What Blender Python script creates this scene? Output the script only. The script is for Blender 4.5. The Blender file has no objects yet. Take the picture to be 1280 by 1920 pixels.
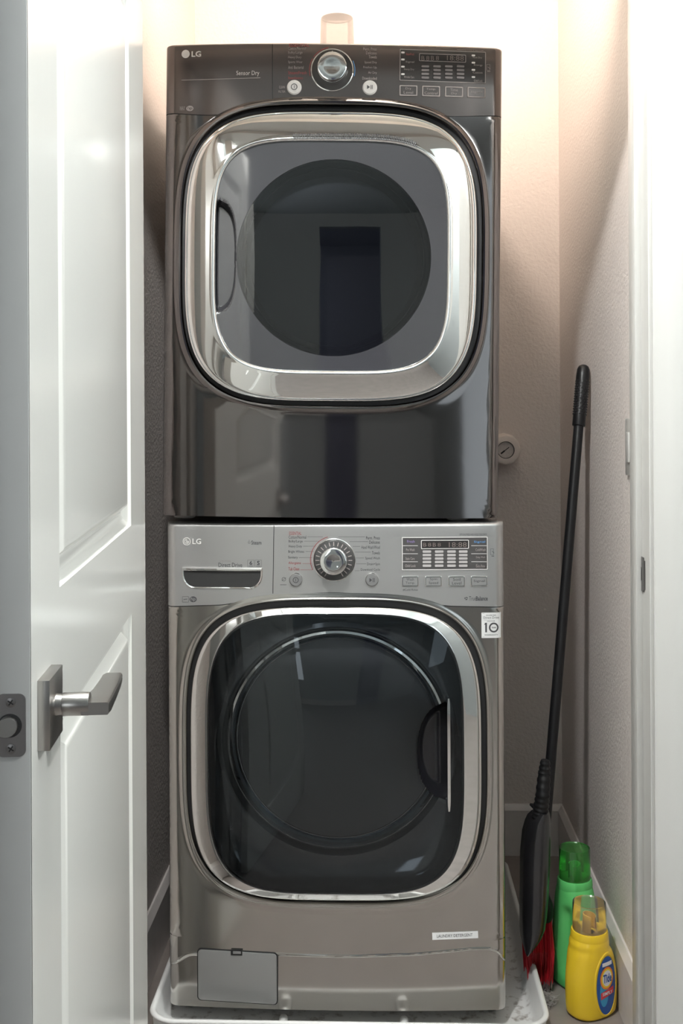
import bpy, bmesh, math, random
from mathutils import Vector, Matrix, noise
PI = math.pi
R = math.radians
random.seed(7)
scn = bpy.context.scene
COL = scn.collection

# ------------------------------------------------------------------ camera
FPX, CX, HY = 2110.0, 640.0, 760.0          # focal length in px of a 1280x1920 frame, axis column, horizon row
CAM = Vector((0, 0, 1.27))
CROT = Matrix.Rotation(R(2.04), 3, 'Z') @ Matrix.Rotation(R(90), 3, 'X') @ Matrix.Rotation(R(-0.30), 3, 'Z')
cd = bpy.data.cameras.new('camera')
cam = bpy.data.objects.new('camera', cd); COL.objects.link(cam)
cam.matrix_world = Matrix.Translation(CAM) @ CROT.to_4x4()
cd.sensor_fit = 'VERTICAL'; cd.sensor_height = 36; cd.sensor_width = 24
cd.lens = FPX / 1920 * 36
cd.shift_y = -(960 - HY) / 1920
cd.clip_start = 0.02
scn.camera = cam

# ------------------------------------------------------------------ world, lights, exposure
w = bpy.data.worlds.new('world'); scn.world = w; w.use_nodes = True
w.node_tree.nodes['Background'].inputs[0].default_value = (0.75, 0.85, 1, 1)
w.node_tree.nodes['Background'].inputs[1].default_value = 0.3
scn.view_settings.view_transform = 'Standard'
scn.view_settings.look = 'None'
scn.view_settings.exposure = 0.0
scn.view_settings.gamma = 1
scn.view_settings.use_curve_mapping = False

def area(name, loc, target, size, power, color, size_y=None, spread=180):
    d = bpy.data.lights.new(name, 'AREA'); d.energy = power; d.color = color
    d.shape = 'DISK' if size_y is None else 'RECTANGLE'
    d.size = size
    if size_y: d.size_y = size_y
    d.spread = R(spread)
    o = bpy.data.objects.new(name, d); COL.objects.link(o)
    o.location = loc
    o.rotation_euler = (Vector(target) - Vector(loc)).to_track_quat('-Z', 'Y').to_euler()
    return o
CLOSET_L = (0.04, 2.20, 2.40)
area('closet_lamp_light', CLOSET_L, (0.04, 2.20 + 0.80, 2.40 + 0.42), 0.12, 16, (1.0, 0.82, 0.68))
for _n, _e, _p in (('hall_lamp_light', 104, (-0.24, 1.15, 2.50)), ('door_fill_light', 66, (1.35, 0.60, 2.42))):  # the second one is an added fill that lights the door face
    _d = bpy.data.lights.new(_n, 'POINT'); _d.energy = _e; _d.color = (1.0, 0.985, 0.96); _d.shadow_soft_size = 0.05
    _o = bpy.data.objects.new(_n, _d); COL.objects.link(_o); _o.location = _p
area('hall_side_fill', (1.55, -0.5, 1.5), (0, 0.2, 1.4), 1.1, 6, (0.80, 0.92, 1.0), 1.7)  # added cool ambient fill at the right hall wall, no window behind it
area('hall_front_fill', (-1.15, -2.94, 1.45), (-0.95, 0, 1.45), 0.9, 11, (0.90, 0.96, 1.0), 1.5)  # unseen frontal fill, added to brighten right closet wall, bottles and washer
area('far_room_fill', (-0.65, -3.7, 2.45), (0.3, -4.0, 0.5), 0.3, 7, (0.75, 0.85, 1.0))  # dim fill added so the far room reflects less black

# ------------------------------------------------------------------ helpers: pixels of the photo -> rays
def ray(px, py):
    return CROT @ Vector(((px - CX) / FPX, -(py - HY) / FPX, -1))
def at_Y(px, py, Y):
    d = ray(px, py); return CAM + d * (Y / d.y)
def at_X(px, py, X):
    d = ray(px, py); return CAM + d * (X / d.x)
def at_Z(px, py, Z):
    d = ray(px, py); return CAM + d * ((Z - CAM.z) / d.z)

class Frame:
    def __init__(s, M): s.M = M; s.I = M.inverted()
    def loc(s, px, py, y=0.0):
        o = s.I @ CAM; d = s.I.to_3x3() @ ray(px, py)
        p = o + d * ((y - o.y) / d.y); return p.x, p.z

# ------------------------------------------------------------------ materials
def newmat(name):
    m = bpy.data.materials.new(name); m.use_nodes = True
    return m, m.node_tree.nodes, m.node_tree.links, m.node_tree.nodes['Principled BSDF']
def mat(name, col, rough=0.5, metal=0.0, bump=0.0, bscale=200.0, var=0.0, vscale=6.0, coat=0.0, stretch=None, rvar=0.0, bdist=0.001, spec=0.5, ior=1.5, emit=None, estr=0):
    
    m, n, l, b = newmat(name)
    b.inputs['Base Color'].default_value = (*col, 1)
    b.inputs['Roughness'].default_value = rough
    b.inputs['Metallic'].default_value = metal
    b.inputs['Specular IOR Level'].default_value = spec
    b.inputs['IOR'].default_value = ior
    b.inputs['Coat Weight'].default_value = coat
    b.inputs['Coat Roughness'].default_value = 0.05
    if emit:
        b.inputs['Emission Color'].default_value = (*emit, 1); b.inputs['Emission Strength'].default_value = estr
    tc = n.new('ShaderNodeTexCoord'); mp = n.new('ShaderNodeMapping')
    l.new(tc.outputs['Object'], mp.inputs['Vector'])
    if stretch: mp.inputs['Scale'].default_value = stretch
    if bump:
        t = n.new('ShaderNodeTexNoise'); t.inputs['Scale'].default_value = bscale; t.inputs['Detail'].default_value = 3
        l.new(mp.outputs[0], t.inputs['Vector'])
        bu = n.new('ShaderNodeBump'); bu.inputs['Strength'].default_value = bump; bu.inputs['Distance'].default_value = bdist
        l.new(t.outputs['Fac'], bu.inputs['Height']); l.new(bu.outputs[0], b.inputs['Normal'])
    if var or rvar:
        t = n.new('ShaderNodeTexNoise'); t.inputs['Scale'].default_value = vscale; t.inputs['Detail'].default_value = 5
        l.new(mp.outputs[0], t.inputs['Vector'])
        if var:
            mx = n.new('ShaderNodeMix'); mx.data_type = 'RGBA'
            mx.inputs[6].default_value = (*[c * (1 - var) for c in col], 1)
            mx.inputs[7].default_value = (*[min(1, c * (1 + var)) for c in col], 1)
            l.new(t.outputs['Fac'], mx.inputs[0]); l.new(mx.outputs[2], b.inputs['Base Color'])
        if rvar:
            mr = n.new('ShaderNodeMapRange'); mr.inputs[3].default_value = max(0.01, rough - rvar); mr.inputs[4].default_value = rough + rvar
            l.new(t.outputs['Fac'], mr.inputs[0]); l.new(mr.outputs[0], b.inputs['Roughness'])
    return m
def clear(name, tint, refl=0.5, rough=0.03, diff=0.0, dcol=(1, 1, 1), ior=1.5, gcol=(1, 1, 1)):
    """thin see-through sheet: tinted transmission, fresnel gloss, optional milky part"""
    m, n, l, b = newmat(name); n.remove(b); out = n['Material Output']
    tr = n.new('ShaderNodeBsdfTransparent'); tr.inputs[0].default_value = (*tint, 1)
    gl = n.new('ShaderNodeBsdfGlossy'); gl.inputs['Roughness'].default_value = rough; gl.inputs[0].default_value = (*gcol, 1)
    df = n.new('ShaderNodeBsdfDiffuse'); df.inputs[0].default_value = (*dcol, 1)
    m1 = n.new('ShaderNodeMixShader'); m1.inputs[0].default_value = diff
    l.new(tr.outputs[0], m1.inputs[1]); l.new(df.outputs[0], m1.inputs[2])
    fr = n.new('ShaderNodeFresnel'); fr.inputs[0].default_value = ior
    mu = n.new('ShaderNodeMath'); mu.operation = 'MULTIPLY'; mu.inputs[1].default_value = refl; mu.use_clamp = True
    l.new(fr.outputs[0], mu.inputs[0])
    m2 = n.new('ShaderNodeMixShader'); l.new(mu.outputs[0], m2.inputs[0])
    l.new(m1.outputs[0], m2.inputs[1]); l.new(gl.outputs[0], m2.inputs[2]); l.new(m2.outputs[0], out.inputs[0])
    return m

M = {}
M['wall'] = mat('closet_wall_paint', (0.80, 0.735, 0.70), 0.55, bump=0.7, bscale=125, bdist=0.0025, var=0.02, vscale=3)
M['hallwall'] = mat('hall_wall_paint', (0.37, 0.395, 0.395), 0.5, bump=0.5, bscale=130, bdist=0.0015)
M['ceil'] = mat('ceiling_paint', (0.68, 0.74, 0.74), 0.7, bump=0.3, bscale=120)
M['trim'] = mat('white_trim_paint', (0.54, 0.535, 0.515), 0.28, bump=0.05, bscale=60, var=0.02, vscale=9)
M['base'] = mat('baseboard_paint', (0.72, 0.68, 0.66), 0.35, var=0.10, vscale=30)
M['door'] = mat('door_paint', (0.76, 0.76, 0.73), 0.22, bump=0.04, bscale=40, stretch=(1, 1, 0.2))
M['edgeshade'] = mat('door_edge_shade', (0.45, 0.452, 0.45), 0.4, bump=0.1, bscale=60, var=0.03, vscale=20)  # door paint made darker: shade on the near edge put into its colour
M['floor'] = mat('floor_vinyl', (0.24, 0.21, 0.195), 0.45, bump=0.15, bscale=60, var=0.25, vscale=14)
M['graphite'] = mat('graphite_steel', (0.19, 0.177, 0.175), 0.07, 1.0, rvar=0.02, vscale=5)
M['graphpanel'] = mat('graphite_panel_plastic', (0.17, 0.150, 0.145), 0.16, 0.85)
M['steel'] = mat('stainless_steel', (0.55, 0.535, 0.51), 0.15, 1.0, var=0.04, vscale=5, rvar=0.04, stretch=(1, 1, 0.25))
M['silver'] = mat('silver_panel_plastic', (0.50, 0.50, 0.495), 0.36, 0.75, bump=0.03, bscale=900, stretch=(0.1, 1, 1))
M['chrome'] = mat('chrome', (0.86, 0.86, 0.85), 0.035, 1.0)
M['gunmetal'] = mat('dark_rubbed_steel', (0.22, 0.22, 0.23), 0.2, 1.0)
M['rubber'] = mat('black_rubber', (0.012, 0.012, 0.013), 0.5)
M['cabinet'] = mat('cabinet_enamel', (0.10, 0.10, 0.105), 0.4, 0.3)
M['glossblack'] = mat('gloss_dark_cover', (0.040, 0.040, 0.044), 0.05, 0.0, spec=0.9, ior=1.7)
M['drum'] = mat('drum_steel', (0.035, 0.036, 0.038), 0.3, 0.8)
M['drumdark'] = mat('drum_dark', (0.03, 0.032, 0.036), 0.45, 0.4)
M['hubteal'] = mat('drum_hub', (0.50, 0.64, 0.70), 0.3, 1.0)
M['winglass'] = clear('smoked_glass', (0.30, 0.32, 0.35), 1.8, 0.015, ior=1.7)
M['bluebowl'] = clear('blue_tinted_bowl_glass', (0.88, 0.91, 0.93), 1.7, 0.02, gcol=(0.75, 0.9, 1.0))
M['lcd'] = mat('display_window', (0.03, 0.028, 0.028), 0.15)
M['lcdgray'] = mat('display_surround', (0.075, 0.072, 0.072), 0.25)
M['ind'] = mat('indicator_lamp', (0.42, 0.40, 0.40), 0.4)
M['inddark'] = mat('indicator_lamp_dim', (0.20, 0.18, 0.18), 0.4)
M['digit'] = mat('unlit_digit', (0.16, 0.13, 0.12), 0.4)
M['inkwhite'] = mat('white_print', (0.78, 0.76, 0.74), 0.5)
M['inkdim'] = mat('pale_grey_print', (0.36, 0.32, 0.31), 0.5)
M['inkdark'] = mat('dark_grey_print', (0.07, 0.07, 0.075), 0.5)
M['inkred'] = mat('red_print', (0.33, 0.07, 0.07), 0.5)
M['inkblue'] = mat('blue_print', (0.10, 0.30, 0.60), 0.5)
M['inkpurple'] = mat('purple_print', (0.28, 0.20, 0.45), 0.5)
M['whiteplastic'] = mat('white_button_plastic', (0.72, 0.70, 0.68), 0.3)
M['greybtn'] = mat('grey_button_plastic', (0.30, 0.30, 0.30), 0.3, 0.5)
M['sticker'] = mat('white_sticker_paper', (0.82, 0.82, 0.82), 0.5)
M['nickel'] = mat('satin_nickel', (0.40, 0.385, 0.37), 0.28, 1.0, bump=0.02, bscale=700, stretch=(1, 1, 0.1))
M['nickelflat'] = mat('latch_plate_metal', (0.22, 0.21, 0.21), 0.35, 0.9)
M['blackplastic'] = mat('black_plastic', (0.009, 0.009, 0.010), 0.38, spec=0.3)
M['blackgloss'] = mat('gloss_black_plastic', (0.014, 0.014, 0.016), 0.24, spec=0.9, bump=0.1, bscale=60)
M['red'] = mat('red_bristle', (0.52, 0.018, 0.03), 0.4)
M['greyfluff'] = mat('grey_dust', (0.33, 0.31, 0.30), 0.9)
M['green'] = mat('green_bottle_plastic', (0.12, 0.56, 0.16), 0.27)
M['greencap'] = clear('green_cap_plastic', (0.42, 0.78, 0.36), 1.2, 0.05, 0.20, (0.10, 0.42, 0.10))
M['yellow'] = mat('yellow_bottle_plastic', (0.88, 0.60, 0.03), 0.25)
M['clearcap'] = clear('clear_cap_plastic', (0.93, 0.92, 0.90), 1.6, 0.06, 0.10, (0.8, 0.78, 0.74))
M['cup'] = clear('frosted_cup_plastic', (0.95, 0.93, 0.92), 0.6, 0.15, 0.22, (0.85, 0.80, 0.78))
M['spout'] = mat('spout_plastic', (0.86, 0.52, 0.04), 0.3)
M['greenspout'] = mat('green_spout_plastic', (0.06, 0.55, 0.16), 0.3)
M['lblue'] = mat('label_blue', (0.02, 0.10, 0.36), 0.3)
M['lteal'] = mat('label_light_blue', (0.05, 0.35, 0.60), 0.3)
M['lorange'] = mat('label_orange', (0.90, 0.25, 0.03), 0.3)
M['lyellow'] = mat('label_yellow', (0.95, 0.72, 0.05), 0.3)
M['lred'] = mat('label_red', (0.70, 0.05, 0.06), 0.3)
M['lwhite'] = mat('label_white', (0.85, 0.85, 0.88), 0.3)
# drain pan plastic with grime collected on its floor
def pan_mat():
    m, n, l, b = newmat('pan_plastic')
    tc = n.new('ShaderNodeTexCoord'); t = n.new('ShaderNodeTexNoise'); t.inputs['Scale'].default_value = 55; t.inputs['Detail'].default_value = 8
    sx = n.new('ShaderNodeSeparateXYZ'); l.new(tc.outputs['Object'], sx.inputs[0]); l.new(tc.outputs['Object'], t.inputs['Vector'])
    mr = n.new('ShaderNodeMapRange'); mr.inputs[1].default_value = 0.008; mr.inputs[2].default_value = 0.02; mr.inputs[3].default_value = 1; mr.inputs[4].default_value = 0
    l.new(sx.outputs['Z'], mr.inputs[0])
    cr = n.new('ShaderNodeMapRange'); cr.inputs[1].default_value = 0.52; cr.inputs[2].default_value = 0.75
    l.new(t.outputs['Fac'], cr.inputs[0])
    mu = n.new('ShaderNodeMath'); mu.operation = 'MULTIPLY'; l.new(mr.outputs[0], mu.inputs[0]); l.new(cr.outputs[0], mu.inputs[1])
    mx = n.new('ShaderNodeMix'); mx.data_type = 'RGBA'; mx.inputs[6].default_value = (0.80, 0.80, 0.79, 1); mx.inputs[7].default_value = (0.22, 0.18, 0.15, 1)
    l.new(mu.outputs[0], mx.inputs[0]); l.new(mx.outputs[2], b.inputs['Base Color']); b.inputs['Roughness'].default_value = 0.3
    return m
M['pan'] = pan_mat()

# ------------------------------------------------------------------ mesh helpers
def obj(name, bm, m, parent=None, smooth=True, angle=35, recalc=True):
    if recalc: bmesh.ops.recalc_face_normals(bm, faces=bm.faces[:])
    me = bpy.data.meshes.new(name); bm.to_mesh(me); bm.free()
    for x in (m if isinstance(m, (list, tuple)) else [m]): me.materials.append(x)
    if smooth:
        me.polygons.foreach_set('use_smooth', [True] * len(me.polygons))
        me.set_sharp_from_angle(angle=R(angle))
    o = bpy.data.objects.new(name, me); COL.objects.link(o)
    if parent: o.parent = parent
    return o
def tag(o, label=None, cat=None, group=None, kind=None):
    if label: o['label'] = label
    if cat: o['category'] = cat
    if group: o['group'] = group
    if kind: o['kind'] = kind
    return o
def empty(name, M4, label, cat):
    e = bpy.data.objects.new(name, None); COL.objects.link(e); e.matrix_world = M4; e.empty_display_size = 0.05
    return tag(e, label, cat)
def box(bm, x0, x1, y0, y1, z0, z1, bev=0.0, mi=0, seg=2):
    v = [bm.verts.new((x, y, z)) for x in (x0, x1) for y in (y0, y1) for z in (z0, z1)]
    fs = [bm.faces.new([v[i] for i in q]) for q in ((0, 1, 3, 2), (4, 6, 7, 5), (0, 4, 5, 1), (2, 3, 7, 6), (0, 2, 6, 4), (1, 5, 7, 3))]
    for f in fs: f.material_index = mi
    if bev:
        es = list({e for f in fs for e in f.edges})
        r = bmesh.ops.bevel(bm, geom=es, offset=bev, segments=seg, affect='EDGES', profile=0.5)
        for f in r['faces']: f.material_index = mi
def loft(bm, rings, closed=True, cap0=False, cap1=False, mi=0):
    vs = [[bm.verts.new(p) for p in r] for r in rings]
    n = len(vs[0]); fs = []
    for a, b in zip(vs, vs[1:]):
        for i in range(n if closed else n - 1):
            j = (i + 1) % n
            f = bm.faces.new((a[i], a[j], b[j], b[i])); f.material_index = mi; fs.append(f)
    if cap0: f = bm.faces.new(vs[0]); f.material_index = mi
    if cap1: f = bm.faces.new(vs[-1][::-1]); f.material_index = mi
    return vs, fs
def lathe(bm, prof, c=(0, 0, 0), axis='Z', n=48, cap0=True, cap1=True, mi=0):
    rings = []
    for r, h in prof:
        ring = []
        for i in range(n):
            a = 2 * PI * i / n; x, y = r * math.cos(a), r * math.sin(a)
            if axis == 'Z': p = (c[0] + x, c[1] + y, c[2] + h)
            elif axis == 'Y': p = (c[0] + x, c[1] + h, c[2] + y)
            else: p = (c[0] + h, c[1] + x, c[2] + y)
            ring.append(p)
        rings.append(ring)
    return loft(bm, rings, cap0=cap0 and prof[0][0] > 0, cap1=cap1 and prof[-1][0] > 0, mi=mi)
def tube(bm, pts, rad, n=10, cap=True, mi=0):
    pts = [Vector(p) for p in pts]; rings = []
    up = Vector((0, 0, 1))
    for i, p in enumerate(pts):
        d = (pts[min(i + 1, len(pts) - 1)] - pts[max(i - 1, 0)]).normalized()
        a = d.cross(up)
        if a.length < 0.05: a = d.cross(Vector((1, 0, 0)))
        a.normalize(); b = d.cross(a)
        r = rad[i] if isinstance(rad, (list, tuple)) else rad
        rings.append([p + (a * math.cos(2 * PI * k / n) + b * math.sin(2 * PI * k / n)) * r for k in range(n)])
    return loft(bm, rings, cap0=cap, cap1=cap, mi=mi)
def poly_plate(bm, pts, y0, y1, ysurf=None, mi=0):
    """prism of an (x,z) outline between depths y0 (front) and y1"""
    f = [bm.verts.new((x, y0 + (ysurf(x) if ysurf else 0), z)) for x, z in pts]
    b = [bm.verts.new((x, y1 + (ysurf(x) if ysurf else 0), z)) for x, z in pts]
    n = len(pts); q = bm.faces.new(f); q.material_index = mi
    for i in range(n):
        j = (i + 1) % n; q = bm.faces.new((f[i], b[i], b[j], f[j])); q.material_index = mi
def rrect(x0, x1, z0, z1, r, n=6):
    pts = []
    for cx, cz, a0 in ((x1 - r, z1 - r, 0), (x0 + r, z1 - r, 90), (x0 + r, z0 + r, 180), (x1 - r, z0 + r, 270)):
        for k in range(n + 1):
            a = R(a0 + 90 * k / n); pts.append((cx + r * math.cos(a), cz + r * math.sin(a)))
    return pts
def smooth(t): t = max(0, min(1, t)); return t * t * (3 - 2 * t)

_tc = bpy.data.curves.new('text_source', 'FONT'); _to = bpy.data.objects.new('text_source', _tc); COL.objects.link(_to)
_tcache = {}
def text_geo(s, bold=0.0):
    k = (s, bold)
    if k not in _tcache:
        _tc.body = s; _tc.size = 1; _tc.offset = bold; _tc.resolution_u = 2
        bpy.context.view_layer.update()
        dg = bpy.context.evaluated_depsgraph_get()
        me = bpy.data.meshes.new_from_object(_to.evaluated_get(dg), depsgraph=dg)
        vs = [(v.co.x, v.co.y) for v in me.vertices]; fs = [tuple(p.vertices) for p in me.polygons]
        xs = [a for a, _ in vs] or [0, 1]; ys = [b for _, b in vs] or [0, 1]
        _tcache[k] = (vs, fs, min(xs), max(xs), min(ys), max(ys)); bpy.data.meshes.remove(me)
    return _tcache[k]
def put_text(bm, s, x0, x1, z0, z1, mapf, bold=0.0, mi=0):
    """fit text into the box; mapf(x,z) -> 3D"""
    vs, fs, a0, a1, b0, b1 = text_geo(s, bold)
    vv = [bm.verts.new(mapf(x0 + (x - a0) / (a1 - a0) * (x1 - x0), z0 + (y - b0) / (b1 - b0) * (z1 - z0))) for x, y in vs]
    for f in fs:
        try: q = bm.faces.new([vv[i] for i in f]); q.material_index = mi
        except ValueError: pass

# ------------------------------------------------------------------ THE SETTING
CEIL = 2.60; XR, XL, YB = 0.503, -0.527, 3.195
YI, YO = 2.055, 1.915                    # closet side and hall side of the front wall
OL, OR_ = -0.480, 0.449                  # opening
HX0, HX1, HY0 = -2.4, 1.6, -3.0
def struct(name, bm, m, parent=None, **k):
    o = obj(name, bm, m, parent, **k)
    if not parent: o['kind'] = 'structure'
    return o
def sbox(name, m, *a, bev=0.0, parent=None):
    b = bmesh.new(); box(b, *a, bev=bev); return struct(name, b, m, parent)
sbox('floor', M['floor'], HX0 - .1, HX1 + .1, HY0 - .1, YB + .1, -0.05, 0)
sbox('ceiling', M['ceil'], HX0 - .1, HX1 + .1, HY0 - .1, YB + .1, CEIL, CEIL + 0.05)
sbox('wall_back', M['wall'], XL - .1, XR + .1, YB, YB + .1, 0, CEIL)
sbox('wall_left', M['wall'], XL - .1, XL, YI, YB, 0, CEIL)
sbox('wall_right', M['wall'], XR, XR + .1, YI, YB, 0, CEIL)
b = bmesh.new()
HEAD = 2.045
box(b, HX0, OL - 0.018, YO, YI, 0, CEIL); box(b, OR_ + 0.018, HX1, YO, YI, 0, CEIL); box(b, OL - 0.018, OR_ + 0.018, YO, YI, HEAD + 0.018, CEIL)
struct('wall_front', b, M['hallwall'])
sbox('wall_hall_left', M['hallwall'], HX0 - .1, HX0, HY0, YI, 0, CEIL)
sbox('wall_hall_right', M['hallwall'], HX1, HX1 + .1, HY0, YI, 0, CEIL)
b = bmesh.new()
box(b, HX0, -0.04, HY0 - .1, HY0, 0, CEIL); box(b, 0.44, HX1, HY0 - .1, HY0, 0, CEIL); box(b, -0.04, 0.44, HY0 - .1, HY0, 2.5, CEIL)
struct('wall_hall_back', b, M['hallwall'])
# darker room beyond the hall's far doorway
b = bmesh.new()
box(b, -0.9, 1.0, HY0 - 1.8, HY0 - 1.7, 0, CEIL); box(b, -1.0, -0.9, HY0 - 1.8, HY0 - .1, 0, CEIL); box(b, 1.0, 1.1, HY0 - 1.8, HY0 - .1, 0, CEIL)
box(b, -1, 1.1, HY0 - 1.8, HY0 - .1, CEIL, CEIL + .05); box(b, -1, 1.1, HY0 - 1.8, HY0 - .1, -0.05, 0)
struct('wall_far_room', b, mat('far_room_paint', (0.36, 0.36, 0.42), 0.8))
# door jamb, stop and casing
def jamb(name, x, sgn):
    b = bmesh.new()
    box(b, *sorted((x, x + sgn * 0.018)), YO - 0.004, YI + 0.004, 0, HEAD + .018, bev=0.0015)
    box(b, *sorted((x - sgn * 0.011, x + sgn * 0.002)), YO + 0.048, YO + 0.092, 0, HEAD, bev=0.003)
    return struct(name, b, M['trim'])
trimR = jamb('trim_1', OR_, 1)
jamb('trim_2', OL, -1)
b = bmesh.new(); box(b, OL, OR_, YO - .004, YI + .004, HEAD, HEAD + .018); box(b, OL, OR_, YO + .048, YO + .092, HEAD - .011, HEAD + .002)
struct('trim_3', b, M['trim'])
def casing(name, x0, sgn):
    # stepped profile facing the hall
    prof = [(0.006, 0.0), (0.006, 0.010), (0.010, 0.013), (0.024, 0.014), (0.030, 0.018), (0.055, 0.019), (0.062, 0.016), (0.064, 0.0)]
    b = bmesh.new()
    loft(b, [[(x0 + sgn * u, YO - v, z) for u, v in prof] for z in (0, HEAD + 0.07)], closed=True, cap0=True, cap1=True)
    return struct(name, b, M['trim'])
casing('trim_4', OR_, 1); casing('trim_5', OL, -1)
b = bmesh.new(); box(b, OL, OR_, YO - 0.018, YO, HEAD + .006, HEAD + 0.07, bev=.003); struct('trim_6', b, M['trim'])
# baseboards: bevelled top edge
def baseboard(name, p0, p1, nrm, h=0.143, t=0.014):
    p0, p1, nrm = Vector((*p0, 0)), Vector((*p1, 0)), Vector((*nrm, 0))
    prof = [(0, 0), (t, 0), (t, h - 0.016), (t * 0.45, h - 0.003), (t * 0.3, h), (0, h)]
    b = bmesh.new(); loft(b, [[p + nrm * u + Vector((0, 0, v)) for u, v in prof] for p in (p0, p1)], cap0=True, cap1=True)
    return struct(name, b, M['base'], smooth=False)
baseboard('baseboard_back', (XL, YB), (XR, YB), (0, -1))
baseboard('baseboard_left', (XL, YI), (XL, YB - .014), (1, 0))
baseboard('baseboard_right', (XR, YI), (XR, YB - .014), (-1, 0))
baseboard('baseboard_hall_back', (HX0, HY0), (-0.04, HY0), (0, 1))
# strike plate on the right jamb
sp = at_X(1203, 1075, OR_)
b = bmesh.new()
Ys, Zs = sp.y, sp.z
box(b, OR_ - 0.0022, OR_ - 0.0002, Ys - 0.018, Ys + 0.034, Zs - 0.030, Zs + 0.030, bev=0.0009)
lathe(b, [(0.0035, 0), (0.0035, -0.0009)], (OR_ - 0.0022, Ys, Zs + .021), 'X', 12); lathe(b, [(0.0035, 0), (0.0035, -0.0009)], (OR_ - 0.0022, Ys, Zs - .021), 'X', 12)
rings = []   # curved lip towards the hall
for k in range(6):
    a = R(15 * k); rings.append([(OR_ - 0.0022 + 0.012 * (1 - math.cos(a)), Ys - 0.018 - 0.014 * math.sin(a), Zs + s * (0.027 - 0.005 * k / 5)) for s in (-1, 1)])
loft(b, rings, closed=False)
spo = obj('strike_plate', b, M['nickelflat'], trimR)
b = bmesh.new(); poly_plate(b, rrect(-0.008, 0.008, -0.012, 0.012, 0.005), 0, 0.0004)
bmesh.ops.transform(b, matrix=Matrix.Translation((OR_ - 0.0026, Ys - .001, Zs)) @ Matrix.Rotation(R(-90), 4, 'Z'), verts=b.verts[:])
obj('strike_hole', b, M['rubber'], spo)

# ------------------------------------------------------------------ THE OPEN DOOR
rx = CROT @ Vector((1, 0, 0)); fw = CROT @ Vector((0, 0, -1)); rx.z = 0; fw.z = 0; rx.normalize(); fw.normalize()
dn = CAM + rx * (-0.284) + fw * 1.025; dn.z = 0
du = (fw * 1.0 + rx * (-0.064)).normalized()
nn = Vector((du.y, -du.x, 0))                       # normal of the face we see (towards +X)
DM = Matrix.Identity(4)
DM.col[0] = (*du, 0); DM.col[1] = (*(-nn), 0); DM.col[2] = (0, 0, 1, 0); DM.col[3] = (*dn, 1)
# local: x = along the door towards the hinges, y = into the thickness, z = up (right handed: du x -nn = +z)
W, T, Hd = 0.945, 0.035, 2.035
door = bpy.data.objects.new('door_1', None); COL.objects.link(door); door.matrix_world = DM
tag(door, 'white panelled closet door standing open at the left', None, kind='structure')
def door_face(bm, yface, sgn):
    """face with two moulded panels; sgn=+1 recesses towards +y"""
    px0, px1 = 0.142, 0.745
    panels = [(0.24, 0.945), (1.083, Hd - 0.12)]
    prof = [(0, 0), (0.002, 0.005), (0.009, 0.0075), (0.011, 0.009), (0.018, 0.0135), (0.021, 0.014), (0.024, 0.0135), (0.034, 0.0025), (0.037, 0.001), (0.042, 0.0002)]
    xs = [0, px0, px1, W]; zs = [0.008, panels[0][0], panels[0][1], panels[1][0], panels[1][1], Hd]
    for i in range(3):
        for j in range(5):
            if i == 1 and j in (1, 3): continue
            vs = [bm.verts.new((x, yface, z)) for x, z in ((xs[i], zs[j]), (xs[i + 1], zs[j]), (xs[i + 1], zs[j + 1]), (xs[i], zs[j + 1]))]
            bm.faces.new(vs)
    for z0, z1 in panels:
        rings = [[(x, yface + sgn * d, z) for x, z in ((px0 + s, z0 + s), (px1 - s, z0 + s), (px1 - s, z1 - s), (px0 + s, z1 - s))] for s, d in prof]
        loft(bm, rings, cap1=True)
b = bmesh.new(); door_face(b, 0, 1); door_face(b, T, -1)
for a0, a1 in (((W, 0), (W, T)),):
    b.faces.new([b.verts.new(p) for p in ((W, 0, .008), (W, T, .008), (W, T, Hd), (W, 0, Hd))])
for z in (0.008, Hd): b.faces.new([b.verts.new(p) for p in ((0, 0, z), (W, 0, z), (W, T, z), (0, T, z))])
bmesh.ops.remove_doubles(b, verts=b.verts[:], dist=1e-5)
dl = obj('door_leaf', b, M['door'], door, smooth=True, angle=25)
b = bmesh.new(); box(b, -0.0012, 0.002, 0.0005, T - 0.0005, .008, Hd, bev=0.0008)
obj('door_edge', b, M['edgeshade'], dl)
DF = Frame(DM)
HZ = 0.981
# latch plate on the near edge
b = bmesh.new(); pl = []
poly = rrect(0.0045, 0.0305, HZ - .0285, HZ + .0285, 0.006)
f = [b.verts.new((-0.0030, y, z)) for y, z in poly]; g = [b.verts.new((0.0, y, z)) for y, z in poly]
b.faces.new(f)
for i in range(len(f)): b.faces.new((f[i], g[i], g[(i + 1) % len(f)], f[(i + 1) % len(f)]))
lp = obj('latch_plate', b, M['nickelflat'], door)
for dz in (0.021, -0.021):
    b = bmesh.new(); lathe(b, [(0.0045, 0), (0.0045, -0.0006), (0.0038, -0.0009)], (-0.0030, 0.0175, HZ + dz), 'X', 20)
    for a in (35, 125):
        c, s_ = math.cos(R(a)), math.sin(R(a))
        vs = [(-0.0041, 0.0175 + u * c * .003 - v * s_ * .0006, HZ + dz + u * s_ * .003 + v * c * .0006) for u, v in ((-1, -1), (1, -1), (1, 1), (-1, 1))]
        q = b.faces.new([b.verts.new(p) for p in vs]); q.material_index = 1
    obj('screw', b, [M['nickelflat'], M['rubber']], lp)
b = bmesh.new(); lathe(b, [(0.0108, 0), (0.0108, -0.0005)], (-0.0030, 0.0185, HZ), 'X', 32, mi=0)
obj('latch_hole', b, M['rubber'], lp)
b = bmesh.new()
rr = [[(x, 0.0195 + r * math.cos(2 * PI * k / 24), HZ + r * 1.05 * math.sin(2 * PI * k / 24)) for k in range(24)] for r, x in ((.0088, -0.0034), (.0088, -0.006), (.0082, -0.0075))]
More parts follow.
